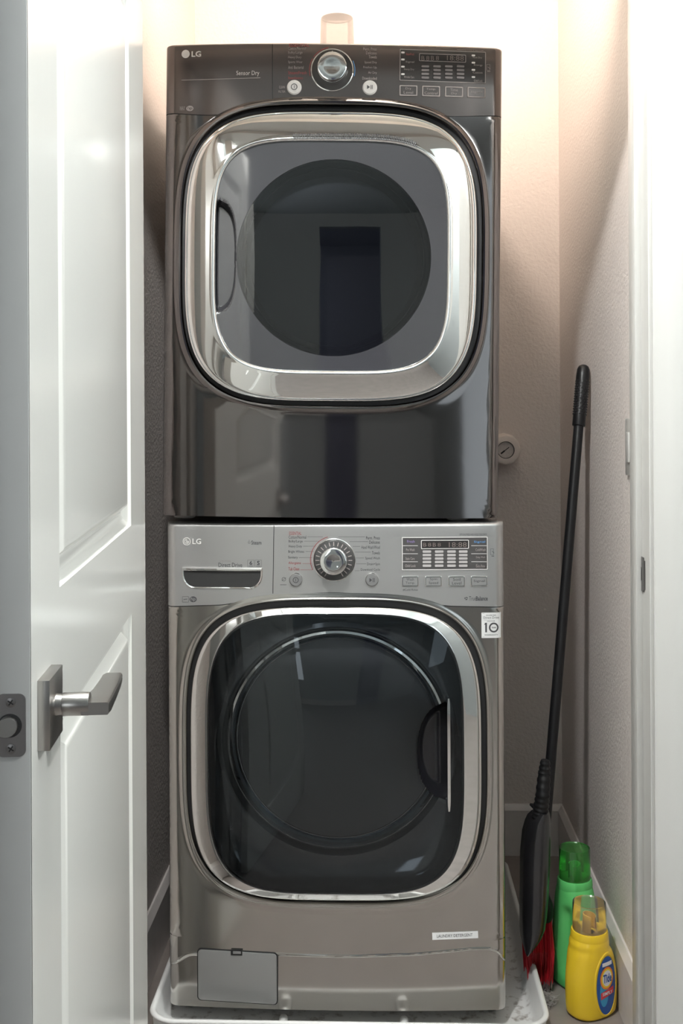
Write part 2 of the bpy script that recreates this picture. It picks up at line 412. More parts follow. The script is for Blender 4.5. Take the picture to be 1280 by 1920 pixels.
loft(b, rr, cap1=True)
for v in b.verts:                                    # slanted tongue
    if v.co.x < -0.005: v.co.x -= (v.co.y - 0.0115) * 0.45
obj('latch_bolt', b, M['nickel'], lp)
# lever handle on the seen face (y negative = out of the face)
b = bmesh.new(); box(b, 0.027, 0.093, -0.0115, 0.0, HZ - 0.033, HZ + 0.033, bev=0.0006)
rose = obj('handle_rose', b, M['nickel'], door)
b = bmesh.new()
LZ = HZ + 0.002
lathe(b, [(0.0105, -0.0115), (0.0100, -0.016), (0.0098, -0.0175), (0.0110, -0.018), (0.0112, -0.019), (0.0112, -0.042), (0.0108, -0.0432)], (0.060, 0, LZ), 'Y', 40, cap0=False)
# blade: flat tongue that starts round the neck and runs towards the hinges
sec = []
for x, z0, z1, y0, y1 in ((0.050, -0.0085, 0.0035, -0.0625, -0.036), (0.062, -0.0085, 0.0045, -0.0635, -0.034), (0.075, -0.0080, 0.0048, -0.0635, -0.037), (0.10, -0.0065, 0.0050, -0.0635, -0.040), (0.135, -0.0045, 0.0052, -0.063, -0.041), (0.158, -0.003, 0.0052, -0.062, -0.041), (0.166, -0.001, 0.0048, -0.060, -0.043)):
    sec.append([(x, yy, LZ + zz) for yy, zz in rrect(y0, y1, z0, z1, 0.0018, 3)])
loft(b, sec, cap0=True, cap1=True)
obj('handle_lever', b, M['nickel'], rose)

# ------------------------------------------------------------------ MACHINES
NTH = 320
class Machine:
    def __init__(s, name, label, cat, M4, bow, edges, seam, top_px, bot_px):
        s.root = empty(name, M4, label, cat); s.F = Frame(M4); s.B = bow
        xl, xr = edges                                  # body left/right in px at mid height
        s.x0 = s.F.loc(xl[0], xl[1])[0]; s.x1 = s.F.loc(xr[0], xr[1])[0]
        s.xc = (s.x0 + s.x1) / 2; s.hw = (s.x1 - s.x0) / 2
    def L(s, px, py, y=None):
        """photo pixel -> local (x, z) on the bowed front surface (+y offset)"""
        yy = 0 if y is None else y
        x, z = s.F.loc(px, py, yy)
        if y is None:
            for _ in range(3): x, z = s.F.loc(px, py, s.bow(x))
        return x, z
    def bow(s, x):
        t = min(1, abs((x - s.xc) / s.hw)); y = -s.B * (1 - t * t)
        d = s.hw * (1 - t); Rr = 0.020
        if d < Rr: y += (Rr - math.sqrt(max(0, Rr * Rr - (Rr - d) ** 2)))
        return y
    def on(s, off=-0.0006):
        return lambda x, z: (x, s.bow(x) + off, z)

def sellipse(cx, cz, a, b_, n, y, thetas):
    out = []
    for t in thetas:
        c, s_ = math.cos(t), math.sin(t)
        r = (abs(c / a) ** n + abs(s_ / b_) ** n) ** (-1 / n)
        out.append((cx + r * c, y(cx + r * c) if callable(y) else y, cz + r * s_))
    return out

def build_front(mc, C, bottom_z, mats, seam_f, beads):
    """front panel lofted between its outer outline and the door opening. C=(cx,cz,a,b,n) opening contour"""
    cx, cz, a, b_, n = C
    x0, x1 = mc.x0, mc.x1
    rc = 0.006
    def inside(x, z):
        return x0 <= x <= x1 and bottom_z <= z <= seam_f(x)
    th = [2 * PI * i / NTH for i in range(NTH)]
    for X, Z in ((x0, bottom_z), (x1, bottom_z), (x0, seam_f(x0)), (x1, seam_f(x1))):
        th.append(math.atan2(Z - cz, X - cx) % (2 * PI))
    th = sorted(th)
    rb = []
    for t in th:
        lo, hi = 0, 2.0
        for _ in range(34):
            mid = (lo + hi) / 2
            if inside(cx + mid * math.cos(t), cz + mid * math.sin(t)): lo = mid
            else: hi = mid
        rb.append(lo)
    bm = bmesh.new(); rings = []
    rin = [(abs(math.cos(t) / a) ** n + abs(math.sin(t) / b_) ** n) ** (-1 / n) for t in th]
    for off, dy in beads:                     # (outward offset from opening, extra depth)
        rings.append([(cx + (r + off) * math.cos(t), mc.bow(cx + (r + off) * math.cos(t)) + dy, cz + (r + off) * math.sin(t)) for r, t in zip(rin, th)])
    o0 = beads[-1][0]
    # between the bead and the outline
    fr = [0.12, 0.25, 0.4, 0.55, 0.7, 0.82]
    for q in fr:
        rings.append([(cx + (r + o0 + (R_ - r - o0) * q) * math.cos(t), mc.bow(cx + (r + o0 + (R_ - r - o0) * q) * math.cos(t)), cz + (r + o0 + (R_ - r - o0) * q) * math.sin(t)) for r, R_, t in zip(rin, rb, th)])
    for q in (0.87, 0.91, 0.94, 0.965, 0.98, 0.99, 0.996, 1.0):
        rings.append([(cx + (r + o0 + (R_ - r - o0) * q) * math.cos(t), mc.bow(cx + (r + o0 + (R_ - r - o0) * q) * math.cos(t)) + (0.0012 if q == 1.0 and cz + R_ * math.sin(t) > bottom_z + .001 else 0), cz + (r + o0 + (R_ - r - o0) * q) * math.sin(t)) for r, R_, t in zip(rin, rb, th)])
    rings.append([(cx + R_ * math.cos(t), 0.03, cz + R_ * math.sin(t)) for R_, t in zip(rb, th)])
    loft(bm, rings)
    return obj('front_panel', bm, mats, mc.root, angle=28)

def grid_panel(name, mc, zlo_f, ztop, m, extra=None, nx=120, nz=16, topr=0.006, parent=None, zhi_f=None):
    bm = bmesh.new(); rows = []
    xs = [mc.x0 + (mc.x1 - mc.x0) * (0.5 - 0.5 * math.cos(PI * i / nx)) for i in range(nx + 1)]
    for j in range(nz + 1):
        t = j / nz; row = []
        for x in xs:
            zl = zlo_f(x); zh = zhi_f(x) if zhi_f else ztop
            z = zl + (zh - zl) * t; y = mc.bow(x)
            if extra: y += extra(x, z)
            row.append((x, y, z))
        rows.append(row)
    if topr:                                   # rounded top edge
        for k in range(1, 6):
            a = R(18 * k); rows.append([(p[0], p[1] + topr * (1 - math.cos(a)), p[2] + topr * math.sin(a)) for p in rows[nz]])
    rows.append([(p[0], 0.04, p[2]) for p in rows[-1]])
    rows.insert(0, [(p[0], 0.04, p[2]) for p in rows[0]])
    loft(bm, rows, closed=False)
    n = len(xs)
    return obj(name, bm, m, parent or mc.root, angle=40)

def ring_rim(bm, mc, spec, th, mi=0):
    """spec: list of (l, r, t, b, n, y) in photo px with local depth"""
    rings = []
    for l, r, t, bt, n, y in spec:
        mx, my = (l + r) / 2, (t + bt) / 2
        xl = mc.F.loc(l, my, y)[0]; xr = mc.F.loc(r, my, y)[0]; zt = mc.F.loc(mx, t, y)[1]; zb = mc.F.loc(mx, bt, y)[1]
        rings.append(sellipse((xl + xr) / 2, (zt + zb) / 2, (xr - xl) / 2, (zt - zb) / 2, n, y, th))
    return loft(bm, rings, mi=mi)
TH = [2 * PI * i / 384 for i in range(384)]
def contour(mc, l, r, t, bt, n, y):
    mx, my = (l + r) / 2, (t + bt) / 2
    xl = mc.F.loc(l, my, y)[0]; xr = mc.F.loc(r, my, y)[0]; zt = mc.F.loc(mx, t, y)[1]; zb = mc.F.loc(mx, bt, y)[1]
    return ((xl + xr) / 2, (zt + zb) / 2, (xr - xl) / 2, (zt - zb) / 2, n)
def lerp_spec(a, b, t, y): return tuple(p + (q - p) * t for p, q in zip(a[:5], b[:5])) + (y,)

def words(mc, name, items, m, parent, bold=0.0, off=-0.0007):
    """items: (string, px_left, px_right, py_top, py_bottom); all of one part"""
    bm = bmesh.new()
    for s, a, c, t, bt in items:
        x0, z1 = mc.L(a, t); x1, z0 = mc.L(c, bt)
        put_text(bm, s, x0, x1, z0, z1, mc.on(off), bold)
    return obj(name, bm, m, parent, smooth=False, recalc=False)
def strip(bm, mc, pts, wd, off=-0.0006, mi=0):
    """thin printed line through px points"""
    P = [mc.L(*p) for p in pts]
    for (xa, za), (xb, zb) in zip(P, P[1:]):
        d = math.hypot(xb - xa, zb - za); nx, nz = -(zb - za) / d * wd / 2, (xb - xa) / d * wd / 2
        q = bm.faces.new([bm.verts.new(mc.on(off)(x, z)) for x, z in ((xa + nx, za + nz), (xa - nx, za - nz), (xb - nx, zb - nz), (xb + nx, zb + nz))]); q.material_index = mi
def px_rect(mc, l, r, t, bt, rad=0.001):
    x0, z1 = mc.L(l, t); x1, z0 = mc.L(r, bt)
    return rrect(x0, x1, z0, z1, rad, 4)
def disc_at(mc, px, py, rpx, prof, m, name, parent, n=48):
    """turned knob: prof of (radius fraction, y offset)"""
    x, z = mc.L(px, py); rr = mc.L(px + rpx, py)[0] - x
    bm = bmesh.new(); lathe(bm, [(rr * f, y) for f, y in prof], (x, mc.bow(x), z), 'Y', n, cap0=False)
    return obj(name, bm, m, parent), x, z, rr

# ---- dryer frame
dp = at_Y(621, 760, 2.285)
DRY = Matrix.Translation(dp) @ Matrix.Rotation(R(2.1), 4, 'Z') @ Matrix.Rotation(R(0.80), 4, 'Y')
dryer = Machine('clothes_dryer', 'dark graphite front-loading clothes dryer stacked on the silver washing machine', 'dryer', DRY, 0.022,
                ((305.5, 600), (938.5, 600)), None, 80, 968)
wp = at_Y(630, 760, 2.285); wp.z = CAM.z
WSH = Matrix.Translation(wp)
washer = Machine('washing_machine', 'silver front-loading washing machine in a white drain pan under the dryer', 'washing machine', WSH, 0.012,
                 ((314, 1510), (947.5, 1510)), None, 985, 1890)

def seam_curve(mc, pts):
    P = [mc.L(*p) for p in pts]
    def f(x):
        if x <= P[0][0]: return P[0][1]
        for (xa, za), (xb, zb) in zip(P, P[1:]):
            if x <= xb: return za + (zb - za) * (0.5 - 0.5 * math.cos(PI * (x - xa) / (xb - xa))) if abs(zb - za) > 0.004 else za + (zb - za) * (x - xa) / (xb - xa)
        return P[-1][1]
    return f
def smooth_f(f, w=0.012):
    return lambda x: sum(f(x + w * k) for k in (-2, -1, 0, 1, 2)) / 5

def cabinet(mc, ztop, zbot, depth=0.74):
    bm = bmesh.new(); box(bm, mc.x0 + .002, mc.x1 - .002, 0.028, depth, zbot, ztop, bev=0.004)
    return obj('cabinet', bm, M['cabinet'], mc.root)

def logo(mc, px, py, rpx, xr, m, parent, holes):
    """round badge followed by the two letters"""
    x, z = mc.L(px, py); rr = mc.L(px + rpx, py)[0] - x
    bm = bmesh.new()
    if holes:       # ring, letter strokes and dot of the face badge
        def arc(r0, r1, a0, a1, n=28):
            vs = []
            for k in range(n + 1):
                a = R(a0 + (a1 - a0) * k / n); vs.append((bm.verts.new(mc.on(-.001)(x + r0 * math.cos(a), z + r0 * math.sin(a))), bm.verts.new(mc.on(-.001)(x + r1 * math.cos(a), z + r1 * math.sin(a)))))
            for p, q in zip(vs, vs[1:]): bm.faces.new((p[0], q[0], q[1], p[1]))
        arc(rr * 0.84, rr, 0, 360)
        arc(rr * 0.48, rr * 0.62, 90, 360)
        def bar(xa, xb, za, zb): bm.faces.new([bm.verts.new(mc.on(-.001)(x + u * rr, z + v * rr)) for u, v in ((xa, za), (xb, za), (xb, zb), (xa, zb))])
        bar(0.1, 0.55, -.08, .08); bar(-.08, .08, -.35, .5); bar(-.08, .3, -.35, -.2); bar(-.45, -.25, .2, .4)
    else:
        vs = [bm.verts.new(mc.on(-.001)(x + rr * math.cos(2 * PI * k / 40), z + rr * math.sin(2 * PI * k / 40))) for k in range(40)]
        bm.faces.new(vs)
    x0, z1 = mc.L(px + rpx + 3.5, py - 5.2); x1, z0 = mc.L(xr, py + 5.2)
    put_text(bm, 'LG', x0, x1, z0, z1, mc.on(-.001), 0.012 if holes else 0.03)
    return obj('logo', bm, m, parent, smooth=False, recalc=False)

def display(mc, rect, lcdr, cells_x, cells_y, cell_w, side_l, side_r, buttons, light, parent):
    l, r, t, bt = rect
    bm = bmesh.new(); poly_plate(bm, px_rect(mc, l, r, t, bt, 0.003), -0.0014, 0.002, mc.bow)
    disp = obj('display', bm, M['lcdgray'] if light else mat('smoked_display', (0.05, 0.046, 0.045), 0.12), mc.root)
    bm = bmesh.new()
    def frame(l, r, t, bt, wpx, off):
        o = px_rect(mc, l, r, t, bt, 0.0016); i = px_rect(mc, l + wpx, r - wpx, t + wpx, bt - wpx, 0.001)
        a = [bm.verts.new((x, mc.bow(x) + off, z)) for x, z in o]; c = [bm.verts.new((x, mc.bow(x) + off, z)) for x, z in i]
        for k in range(len(a)): bm.faces.new((a[k], a[(k + 1) % len(a)], c[(k + 1) % len(a)], c[k]))
    frame(l - 0.8, r + 0.8, t - .8, bt + .8, 1.2, -0.0018)
    frame(*lcdr, 1.1, -0.0024)
    obj('display_frame', bm, M['inkwhite'] if light else M['inkdim'], disp, smooth=False)
    bm = bmesh.new(); poly_plate(bm, px_rect(mc, lcdr[0], lcdr[1], lcdr[2], lcdr[3], 0.0012), -0.0022, -0.001, mc.bow)
    obj('display_window', bm, M['lcd'], disp)
    words(mc, 'digit', [('18:88', lcdr[0] + 52, lcdr[1] - 4, lcdr[2] + 4, lcdr[3] - 3)], M['digit'], disp, off=-0.0026)
    for k in range(4):
        words(mc, 'display_symbol', [('B8'[k % 2], lcdr[0] + 4 + k * 9, lcdr[0] + 10 + k * 9, lcdr[2] + 5, lcdr[3] - 4)], M['digit'], disp, off=-0.0026)
    me = None
    for cxp in cells_x:
        for cyp in cells_y:
            bm = bmesh.new(); poly_plate(bm, px_rect(mc, cxp - cell_w, cxp + cell_w, cyp - 2.2, cyp + 2.2, 0.0014), -0.0022, -0.001, mc.bow)
            obj('indicator', bm, M['ind'] if light else M['inddark'], disp)
    for (s, a, c, y, mk) in side_l + side_r:
        words(mc, 'lettering', [(s, a, c, y - 2.4, y + 2.4)], M[mk], disp, off=-0.0022)
    return disp

def square_button(mc, l, r, t, bt, lines, light):
    bm = bmesh.new()
    rings = []
    for ins, y in ((0, 0.001), (0, -0.0016), (0.6, -0.0022), (2.0, -0.0022), (2.4, -0.0012)):
        rings.append([(x, mc.bow(x) + y, z) for x, z in px_rect(mc, l + ins, r - ins, t + ins, bt - ins, 0.0016)])
    loft(bm, rings[:4], cap1=False)
    rb = [(x, mc.bow(x) - 0.0014, z) for x, z in px_rect(mc, l + 1.6, r - 1.6, t + 1.6, bt - 1.6, 0.0012)]
    vs = [bm.verts.new(p) for p in rb]; f = bm.faces.new(vs); f.material_index = 1
    n = len(lines)
    btn = obj('button', bm, [M['chrome'] if light else M['inkdim'], M['silver'] if light else M['graphpanel']], mc.root, recalc=False)
    for k, s in enumerate(lines):
        yc = (t + bt) / 2 + (k - (n - 1) / 2) * 7
        wd = len(s) * 1.75
        words(mc, 'lettering', [(s, (l + r) / 2 - wd, (l + r) / 2 + wd, yc - 2.7, yc + 2.7)], M['inkdark'] if light else M['inkdim'], btn, off=-0.0018)

# ================================================================= DRYER
if True:
    mc = dryer
    seam = smooth_f(seam_curve(mc, [(300, 217), (405, 216.5), (505, 192), (620, 187.5), (735, 193), (833, 218.5), (950, 222)]))
    zt = mc.L(621, 79)[1]; zb = mc.F.loc(621, 969)[1]
    tz = mc.L(621, 80)[1]
    mc.tz = tz; mc.zb = zb
    cabinet(mc, tz - 0.004, zb + 0.004)
    C = contour(mc, 340, 904, 198, 761, 3.6, -0.015)
    front = build_front(mc, C, zb, M['graphite'], lambda x: seam(x) - 0.0008,
        [(-0.001, 0.014), (0.0, 0.002), (0.0006, -0.0015), (0.003, -0.0052), (0.006, -0.0058), (0.009, -0.0040), (0.0125, -0.0008), (0.016, 0)])
    cp = grid_panel('control_panel', mc, lambda x: seam(x) + 0.0008, tz - 0.006, M['graphpanel'])
    # dark joint between panel and front, vertical joint
    bm = bmesh.new()
    xs = [mc.x0 + .001 + (mc.x1 - mc.x0 - .002) * i / 120 for i in range(121)]
    loft(bm, [[(x, mc.bow(x) + 0.0012, seam(x) - .0012) for x in xs], [(x, mc.bow(x) + .0012, seam(x) + .0012) for x in xs]], closed=False)
    obj('panel_joint', bm, M['rubber'], cp)
    bm = bmesh.new(); strip(bm, mc, [(510.5, 83), (510.5, 100), (510.5, 130), (510.5, 160), (510.5, 189)], 0.0012, -0.0004); obj('panel_joint', bm, M['rubber'], cp, smooth=False)
    # black gasket channel behind the door edge
    bm = bmesh.new(); ring_rim(bm, mc, [(338, 906, 196, 763, 3.6, 0.000), (352, 888, 214, 748, 3.6, 0.000)], TH); obj('door_gasket', bm, M['rubber'], mc.root)
    # chrome door ring
    O = (346, 894, 208, 753, 3.7); I = (404, 838, 265, 695, 4.2)
    bm = bmesh.new()
    sp = [lerp_spec(O, I, 0, 0.0), lerp_spec(O, I, 0, -0.014), lerp_spec(O, I, 0.02, -0.0175), lerp_spec(O, I, 0.06, -0.0192), lerp_spec(O, I, 0.09, -0.0188), lerp_spec(O, I, 0.11, -0.0200)]
    for k in range(1, 11):
        t = k / 10; sp.append(lerp_spec(O, I, 0.11 + 0.73 * t, -0.0200 - 0.0135 * (t ** 0.9)))
    sp += [lerp_spec(O, I, 0.88, -0.0345), lerp_spec(O, I, 0.90, -0.0347), lerp_spec(O, I, 0.97, -0.0325), lerp_spec(O, I, 1.0, -0.0285), lerp_spec(O, I, 1.01, -0.024)]
    ring_rim(bm, mc, sp, TH)
    dr = obj('door_ring', bm, M['chrome'], mc.root, angle=50)
    # row of vent slots above the glass
    slots = bmesh.new()
    for k in range(74):
        pxx = 549 + k * 3.15
        tt = abs((pxx - 621) / 217) ; yy = 480 - 217 * (1 - min(tt, .999) ** 4.2) ** (1 / 4.2) - 1.5
        for q in range(2):
            x0, z1 = mc.F.loc(pxx + q * 1.5, yy - 11 + q * 5.5, -0.036); x1, z0 = mc.F.loc(pxx + 1.7 + q * 1.5, yy - 6.5 + q * 5.5, -0.036)
            yl = -0.0340 - 0.0012 + (0.0022 if q else 0)
            poly_plate(slots, [(x0, z0), (x1, z0), (x1 - .0004, z1), (x0 - .0004, z1)], -0.0362 + 0.0012 * q, -0.033)
    o = obj('vent_slots', slots, M['rubber'], dr, smooth=False); o['kind'] = 'stuff'
    # smoked cover plate with a finger pocket, then the round window
    P0 = (404, 838, 265, 695, 4.2); c0 = contour(mc, *P0, -0.0285); cw = contour(mc, 443, 808, 299, 668, 2.0, -0.026)
    pkx1 = mc.F.loc(440, 480, -.026)[0]; pkx0 = c0[0] - c0[2]; pkz1 = mc.F.loc(420, 380, -.026)[1]; pkz0 = mc.F.loc(420, 580, -.026)[1]
    def pocket(x, z):
        u = (x - pkx0) / (pkx1 - pkx0); v = (z - (pkz0 + pkz1) / 2) / ((pkz1 - pkz0) / 2)
        q = max(0, u) ** 2.6 + abs(v) ** 3.2
        return q
    NR = 34; rings = []
    for j in range(NR + 1):
        t = j / NR; ring = []
        for th in TH:
            def pt(c):
                co, si = math.cos(th), math.sin(th); r = (abs(co / c[2]) ** c[4] + abs(si / c[3]) ** c[4]) ** (-1 / c[4]); return c[0] + r * co, c[1] + r * si
            (xa, za), (xb, zb_) = pt(c0), pt(cw)
            x = xa + (xb - xa) * t; z = za + (zb_ - za) * t
            y = -0.0275 + 0.0 * t; q = pocket(x, z)
            if q < 1.25: y += 0.026 * smooth((1.2 - q) / 0.35)
            ring.append((x, y, z))
        rings.append(ring)
    vm = bmesh.new(); vs, fs = loft(vm, rings)
    pkt = [f for f in fs if pocket(*((f.calc_center_median().x, f.calc_center_median().z))) < 1.15]
    p2 = bmesh.new(); mp = {}
    for f in pkt:
        nv = []
        for v in f.verts:
            if v not in mp: mp[v] = p2.verts.new(v.co)
            nv.append(mp[v])
        p2.faces.new(nv)
    bmesh.ops.delete(vm, geom=pkt, context='FACES')
    cover = obj('door_cover', vm, M['glossblack'], mc.root, angle=60)
    obj('handle_recess', p2, M['glossblack'], cover, angle=60)
    # window: bevelled rim going inward, glass, dark drum behind
    bm = bmesh.new()
    cs = []
    def circ(c, y, k=1.0): return sellipse(c[0], c[1], c[2] * k, c[3] * k, 2.0, y, TH)
    loft(bm, [circ(cw, -0.0275), circ(cw, -0.0255, .998), circ(cw, -0.0160, .985), circ(cw, -0.0130, .975), circ(cw, -0.0120, .955), circ(cw, -0.0080, .945), circ(cw, 0.001, .937)])
    obj('window_rim', bm, mat('window_rim_plastic', (0.03, 0.03, 0.034), 0.12), mc.root, angle=50)
    bm = bmesh.new()
    loft(bm, [circ(cw, -0.0262, .999), circ(cw, -0.0265, .8), circ(cw, -0.0268, .6), circ(cw, -0.0270, .4), circ(cw, -0.0271, .2), circ(cw, -0.0272, .02)], cap1=True)
    obj('window_glass', bm, M['winglass'], mc.root)
    bm = bmesh.new()
    loft(bm, [circ(cw, 0.002, .93), circ(cw, 0.04, .86), circ(cw, 0.055, .84), circ(cw, 0.06, 1.25), circ(cw, 0.50, 1.25), circ(cw, 0.505, 1.1), circ(cw, 0.51, .03)], cap1=True)
    for k in range(3):                           # lifting vanes
        a = R(90 + 120 * k); c = (cw[0] + cw[2] * 1.12 * math.cos(a), cw[1] + cw[2] * 1.12 * math.sin(a))
        tube(bm, [(c[0], .08, c[1]), (c[0], .48, c[1])], 0.03, 12)
    obj('drum', bm, M['drum'], mc.root, recalc=False)
    # front left/right feet between the machines
    for pxx in (345, 858):
        x, z = mc.F.loc(pxx, 972, 0.05); bm = bmesh.new(); lathe(bm, [(.016, 0), (.022, -.002), (.022, -.012), (.018, -.0145)], (x, 0.06, zb + .004), 'Z', 24)
        obj('foot', bm, mat('grey_foot_rubber', (.28, .27, .26), .6), mc.root)
    # logo and print
    logo(mc, 348, 101.5, 7.6, 377, M['inkwhite'], cp, False)
    words(mc, 'lettering', [('Sensor Dry', 443, 486, 133, 143.5)], mat('soft_white_print', (.6, .57, .55), .5), cp)
    bm = bmesh.new(); strip(bm, mc, [(340, 150.5), (390, 149), (440, 147.5), (488, 146)], 0.0011); obj('printed_line', bm, M['inkdim'], cp, smooth=False)
    words(mc, 'lettering', [('ENERGY', 337, 347, 200, 207)], M['inkdim'], cp)
    bm = bmesh.new(); x, z = mc.L(356, 203.5)
    vs = [bm.verts.new(mc.on()(x + .0075 * math.cos(2 * PI * k / 28), z + .0055 * math.sin(2 * PI * k / 28))) for k in range(28)]; bm.faces.new(vs)
    put_text(bm, 'hp', x - .005, x + .005, z - .004, z + .004, mc.on(-.0009), 0, 1)
    obj('badge', bm, [M['inkdim'], M['graphpanel']], cp, smooth=False, recalc=False)
    Lc = [('Cotton/Normal', 540, 573, 91, 'inkdim'), ('Bulky/Large', 540, 567, 99, 'inkdim'), ('Heavy Duty', 540, 565, 108, 'inkdim'), ('Sports Wear', 540, 567, 117, 'inkdim'), ('Anti Bacterial', 540, 569, 126.5, 'inkdim'), ('SteamFresh', 540, 575, 136.5, 'inkred'), ('SteamSanitary', 540, 568, 147, 'inkred'), ('ESSENTIAL', 542, 580, 85, 'inkred')]
    Rc = [('Perm. Press', 681, 706, 92, 'inkdim'), ('Delicates', 686, 706, 99.5, 'inkdim'), ('Towels', 691, 706, 107, 'inkdim'), ('Speed Dry', 683, 706, 117.5, 'inkdim'), ('Freshen Up', 681, 706, 127, 'inkdim'), ('Air Dry', 690, 706, 137, 'inkdim'), ('Downloaded', 679, 706, 147, 'inkdim')]
    for s, a, c, y, k in Lc + Rc: words(mc, 'lettering', [(s, a, c, y - 3, y + 3)], M[k], cp)
    # dial
    x, z = mc.L(622.5, 131.5); rr = mc.L(662.5, 131.5)[0] - x
    bm = bmesh.new(); lathe(bm, [(rr, 0.001), (rr, -.0015), (rr * .97, -.0022), (rr * .95, -.0016), (rr * .72, -.0016)], (x, mc.bow(x), z), 'Y', 64, cap0=False, cap1=False)
    dial = obj('dial', bm, M['chrome'], mc.root)
    bm = bmesh.new(); lathe(bm, [(rr * .95, -.0019), (rr * .5, -.0024)], (x, mc.bow(x), z), 'Y', 64, cap0=False)
    obj('dial_scale', bm, mat('dial_scale_dark', (.05, .047, .046), .25), dial)
    bm = bmesh.new()
    for k in (5,):
        a = 2 * PI * k / 20; c, s_ = math.cos(a), math.sin(a)
        bm.faces.new([bm.verts.new((x + rr * (u * c - v * s_), mc.bow(x) - .0026, z + rr * (u * s_ + v * c))) for u, v in ((.80, -.012), (.90, -.012), (.90, .012), (.80, .012))])
    obj('dial_mark', bm, M['inkdim'], dial, smooth=False)
    bm = bmesh.new(); lathe(bm, [(rr * .74, -.0015), (rr * .74, -.005), (rr * .72, -.008), (rr * .70, -.012), (rr * .69, -.024), (rr * .66, -.0285), (rr * .60, -.0295), (rr * .3, -.0275), (rr * .02, -.0270)], (x, mc.bow(x), z), 'Y', 64, cap0=False)
    obj('dial_knob', bm, M['chrome'], dial)
    for (a, bq, c, mk) in ((150, 195, 1.05, 'inkred'), (100, 145, 1.05, 'inkred'), (-15, 25, 1.05, 'inkblue')):
        bm = bmesh.new(); n = 14
        vs = [[bm.verts.new(mc.on()(x + rr * f * math.cos(R(a + (bq - a) * k / n)), z + rr * f * math.sin(R(a + (bq - a) * k / n)))) for f in (c, c + .03)] for k in range(n + 1)]
        for p, q in zip(vs, vs[1:]): bm.faces.new((p[0], q[0], q[1], p[1]))
        obj('printed_arc', bm, M[mk], cp, smooth=False)
    for nm, pxx, pyy in (('power_button', 551.5, 164), ('start_button', 693, 164.5)):
        o, x2, z2, r2 = disc_at(mc, pxx, pyy, 13, [(1.06, .001), (1.06, -.0008), (1.0, -.0012), (.98, -.0034), (.92, -.0042), (.02, -.0044)], M['whiteplastic'], nm, mc.root)
        bm = bmesh.new(); f3 = lambda u, v: (x2 + u * r2, mc.bow(x2) - .0052, z2 + v * r2)
        if nm == 'power_button':
            n = 24; vs = [[bm.verts.new(f3(f * math.cos(2 * PI * k / n), f * math.sin(2 * PI * k / n))) for f in (.36, .46)] for k in range(n)]
            for k in range(n): p, q = vs[k], vs[(k + 1) % n]; bm.faces.new((p[0], q[0], q[1], p[1]))
            bm.faces.new([bm.verts.new(f3(*p)) for p in ((-.04, -.22), (.04, -.22), (.04, .22), (-.04, .22))])
        else:
            bm.faces.new([bm.verts.new(f3(*p)) for p in ((-.4, -.3), (.02, 0), (-.4, .3))])
            for u in (.12, .32): bm.faces.new([bm.verts.new(f3(*p)) for p in ((u, -.3), (u + .08, -.3), (u + .08, .3), (u, .3))])
        obj('symbol', bm, M['inkdark'], o, smooth=False)
    words(mc, 'lettering', [('CLEAN', 523, 534, 161, 166), ('FILTER', 522, 535, 170, 174)], M['inkdim'], cp)
    sl = [('SteamFresh', 761, 776, 102, 'inkred'), ('Signal', 760, 776, 117, 'inkdim'), ('Damp Dry', 757, 776, 131, 'inkdim'), ('Wrinkle Care', 757, 776, 145, 'inkdim')]
    sr = [('Rack Dry', 886, 903, 109, 'inkdim'), ('Energy', 888, 904, 123, 'inkdim'), ('Custom', 886, 904, 136.5, 'inkdim'), ('Child Lock', 888, 904, 152, 'inkdim')]
    dsp = display(mc, (750, 909, 93, 156), (785.5, 873, 100.5, 118), [797, 819, 841, 863], [125, 132, 139, 146], 7, sl, sr, None, False, mc.root)
    for pxx, ys in ((755, (99, 112, 125.5, 139.5)), (887, (104.5, 118, 131.5, 145))):
        for yy in ys:
            bm = bmesh.new(); poly_plate(bm, px_rect(mc, pxx - 3.2, pxx + 3.2, yy - 1.6, yy + 1.6, .0012), -.0024, -.001, mc.bow); obj('indicator', bm, M['inkwhite'], dsp)
    words(mc, 'lettering', [('Options hold 3 seconds', 857, 906, 93.0, 96.5)], M['inkdim'], dsp, off=-.0022)
    for l, lines in ((748.5, ['Dry', 'Level']), (791, ['Temp.', 'Control']), (834, ['Time', 'Dry']), (876, ['Signal'])):
        dy = (l - 748) * 0.026; square_button(mc, l, l + 33.5, 160 + dy, 180.5 + dy, lines, False)
    def side_icon(x0, y0, mk):
        bm = bmesh.new(); strip(bm, mc, [(x0, y0 - 7), (x0 + 6, y0 - 7), (x0 + 6, y0 + 4), (x0, y0 + 4), (x0, y0 - 7)], .0006)
        strip(bm, mc, [(x0 + 1, y0 + 6), (x0 + 7, y0 + 6)], .0012); strip(bm, mc, [(x0 + 2, y0 - 2), (x0 + 7, y0 + 1)], .0008); obj('symbol', bm, M[mk], cp, smooth=False)
    side_icon(912, 128, 'inkdim')

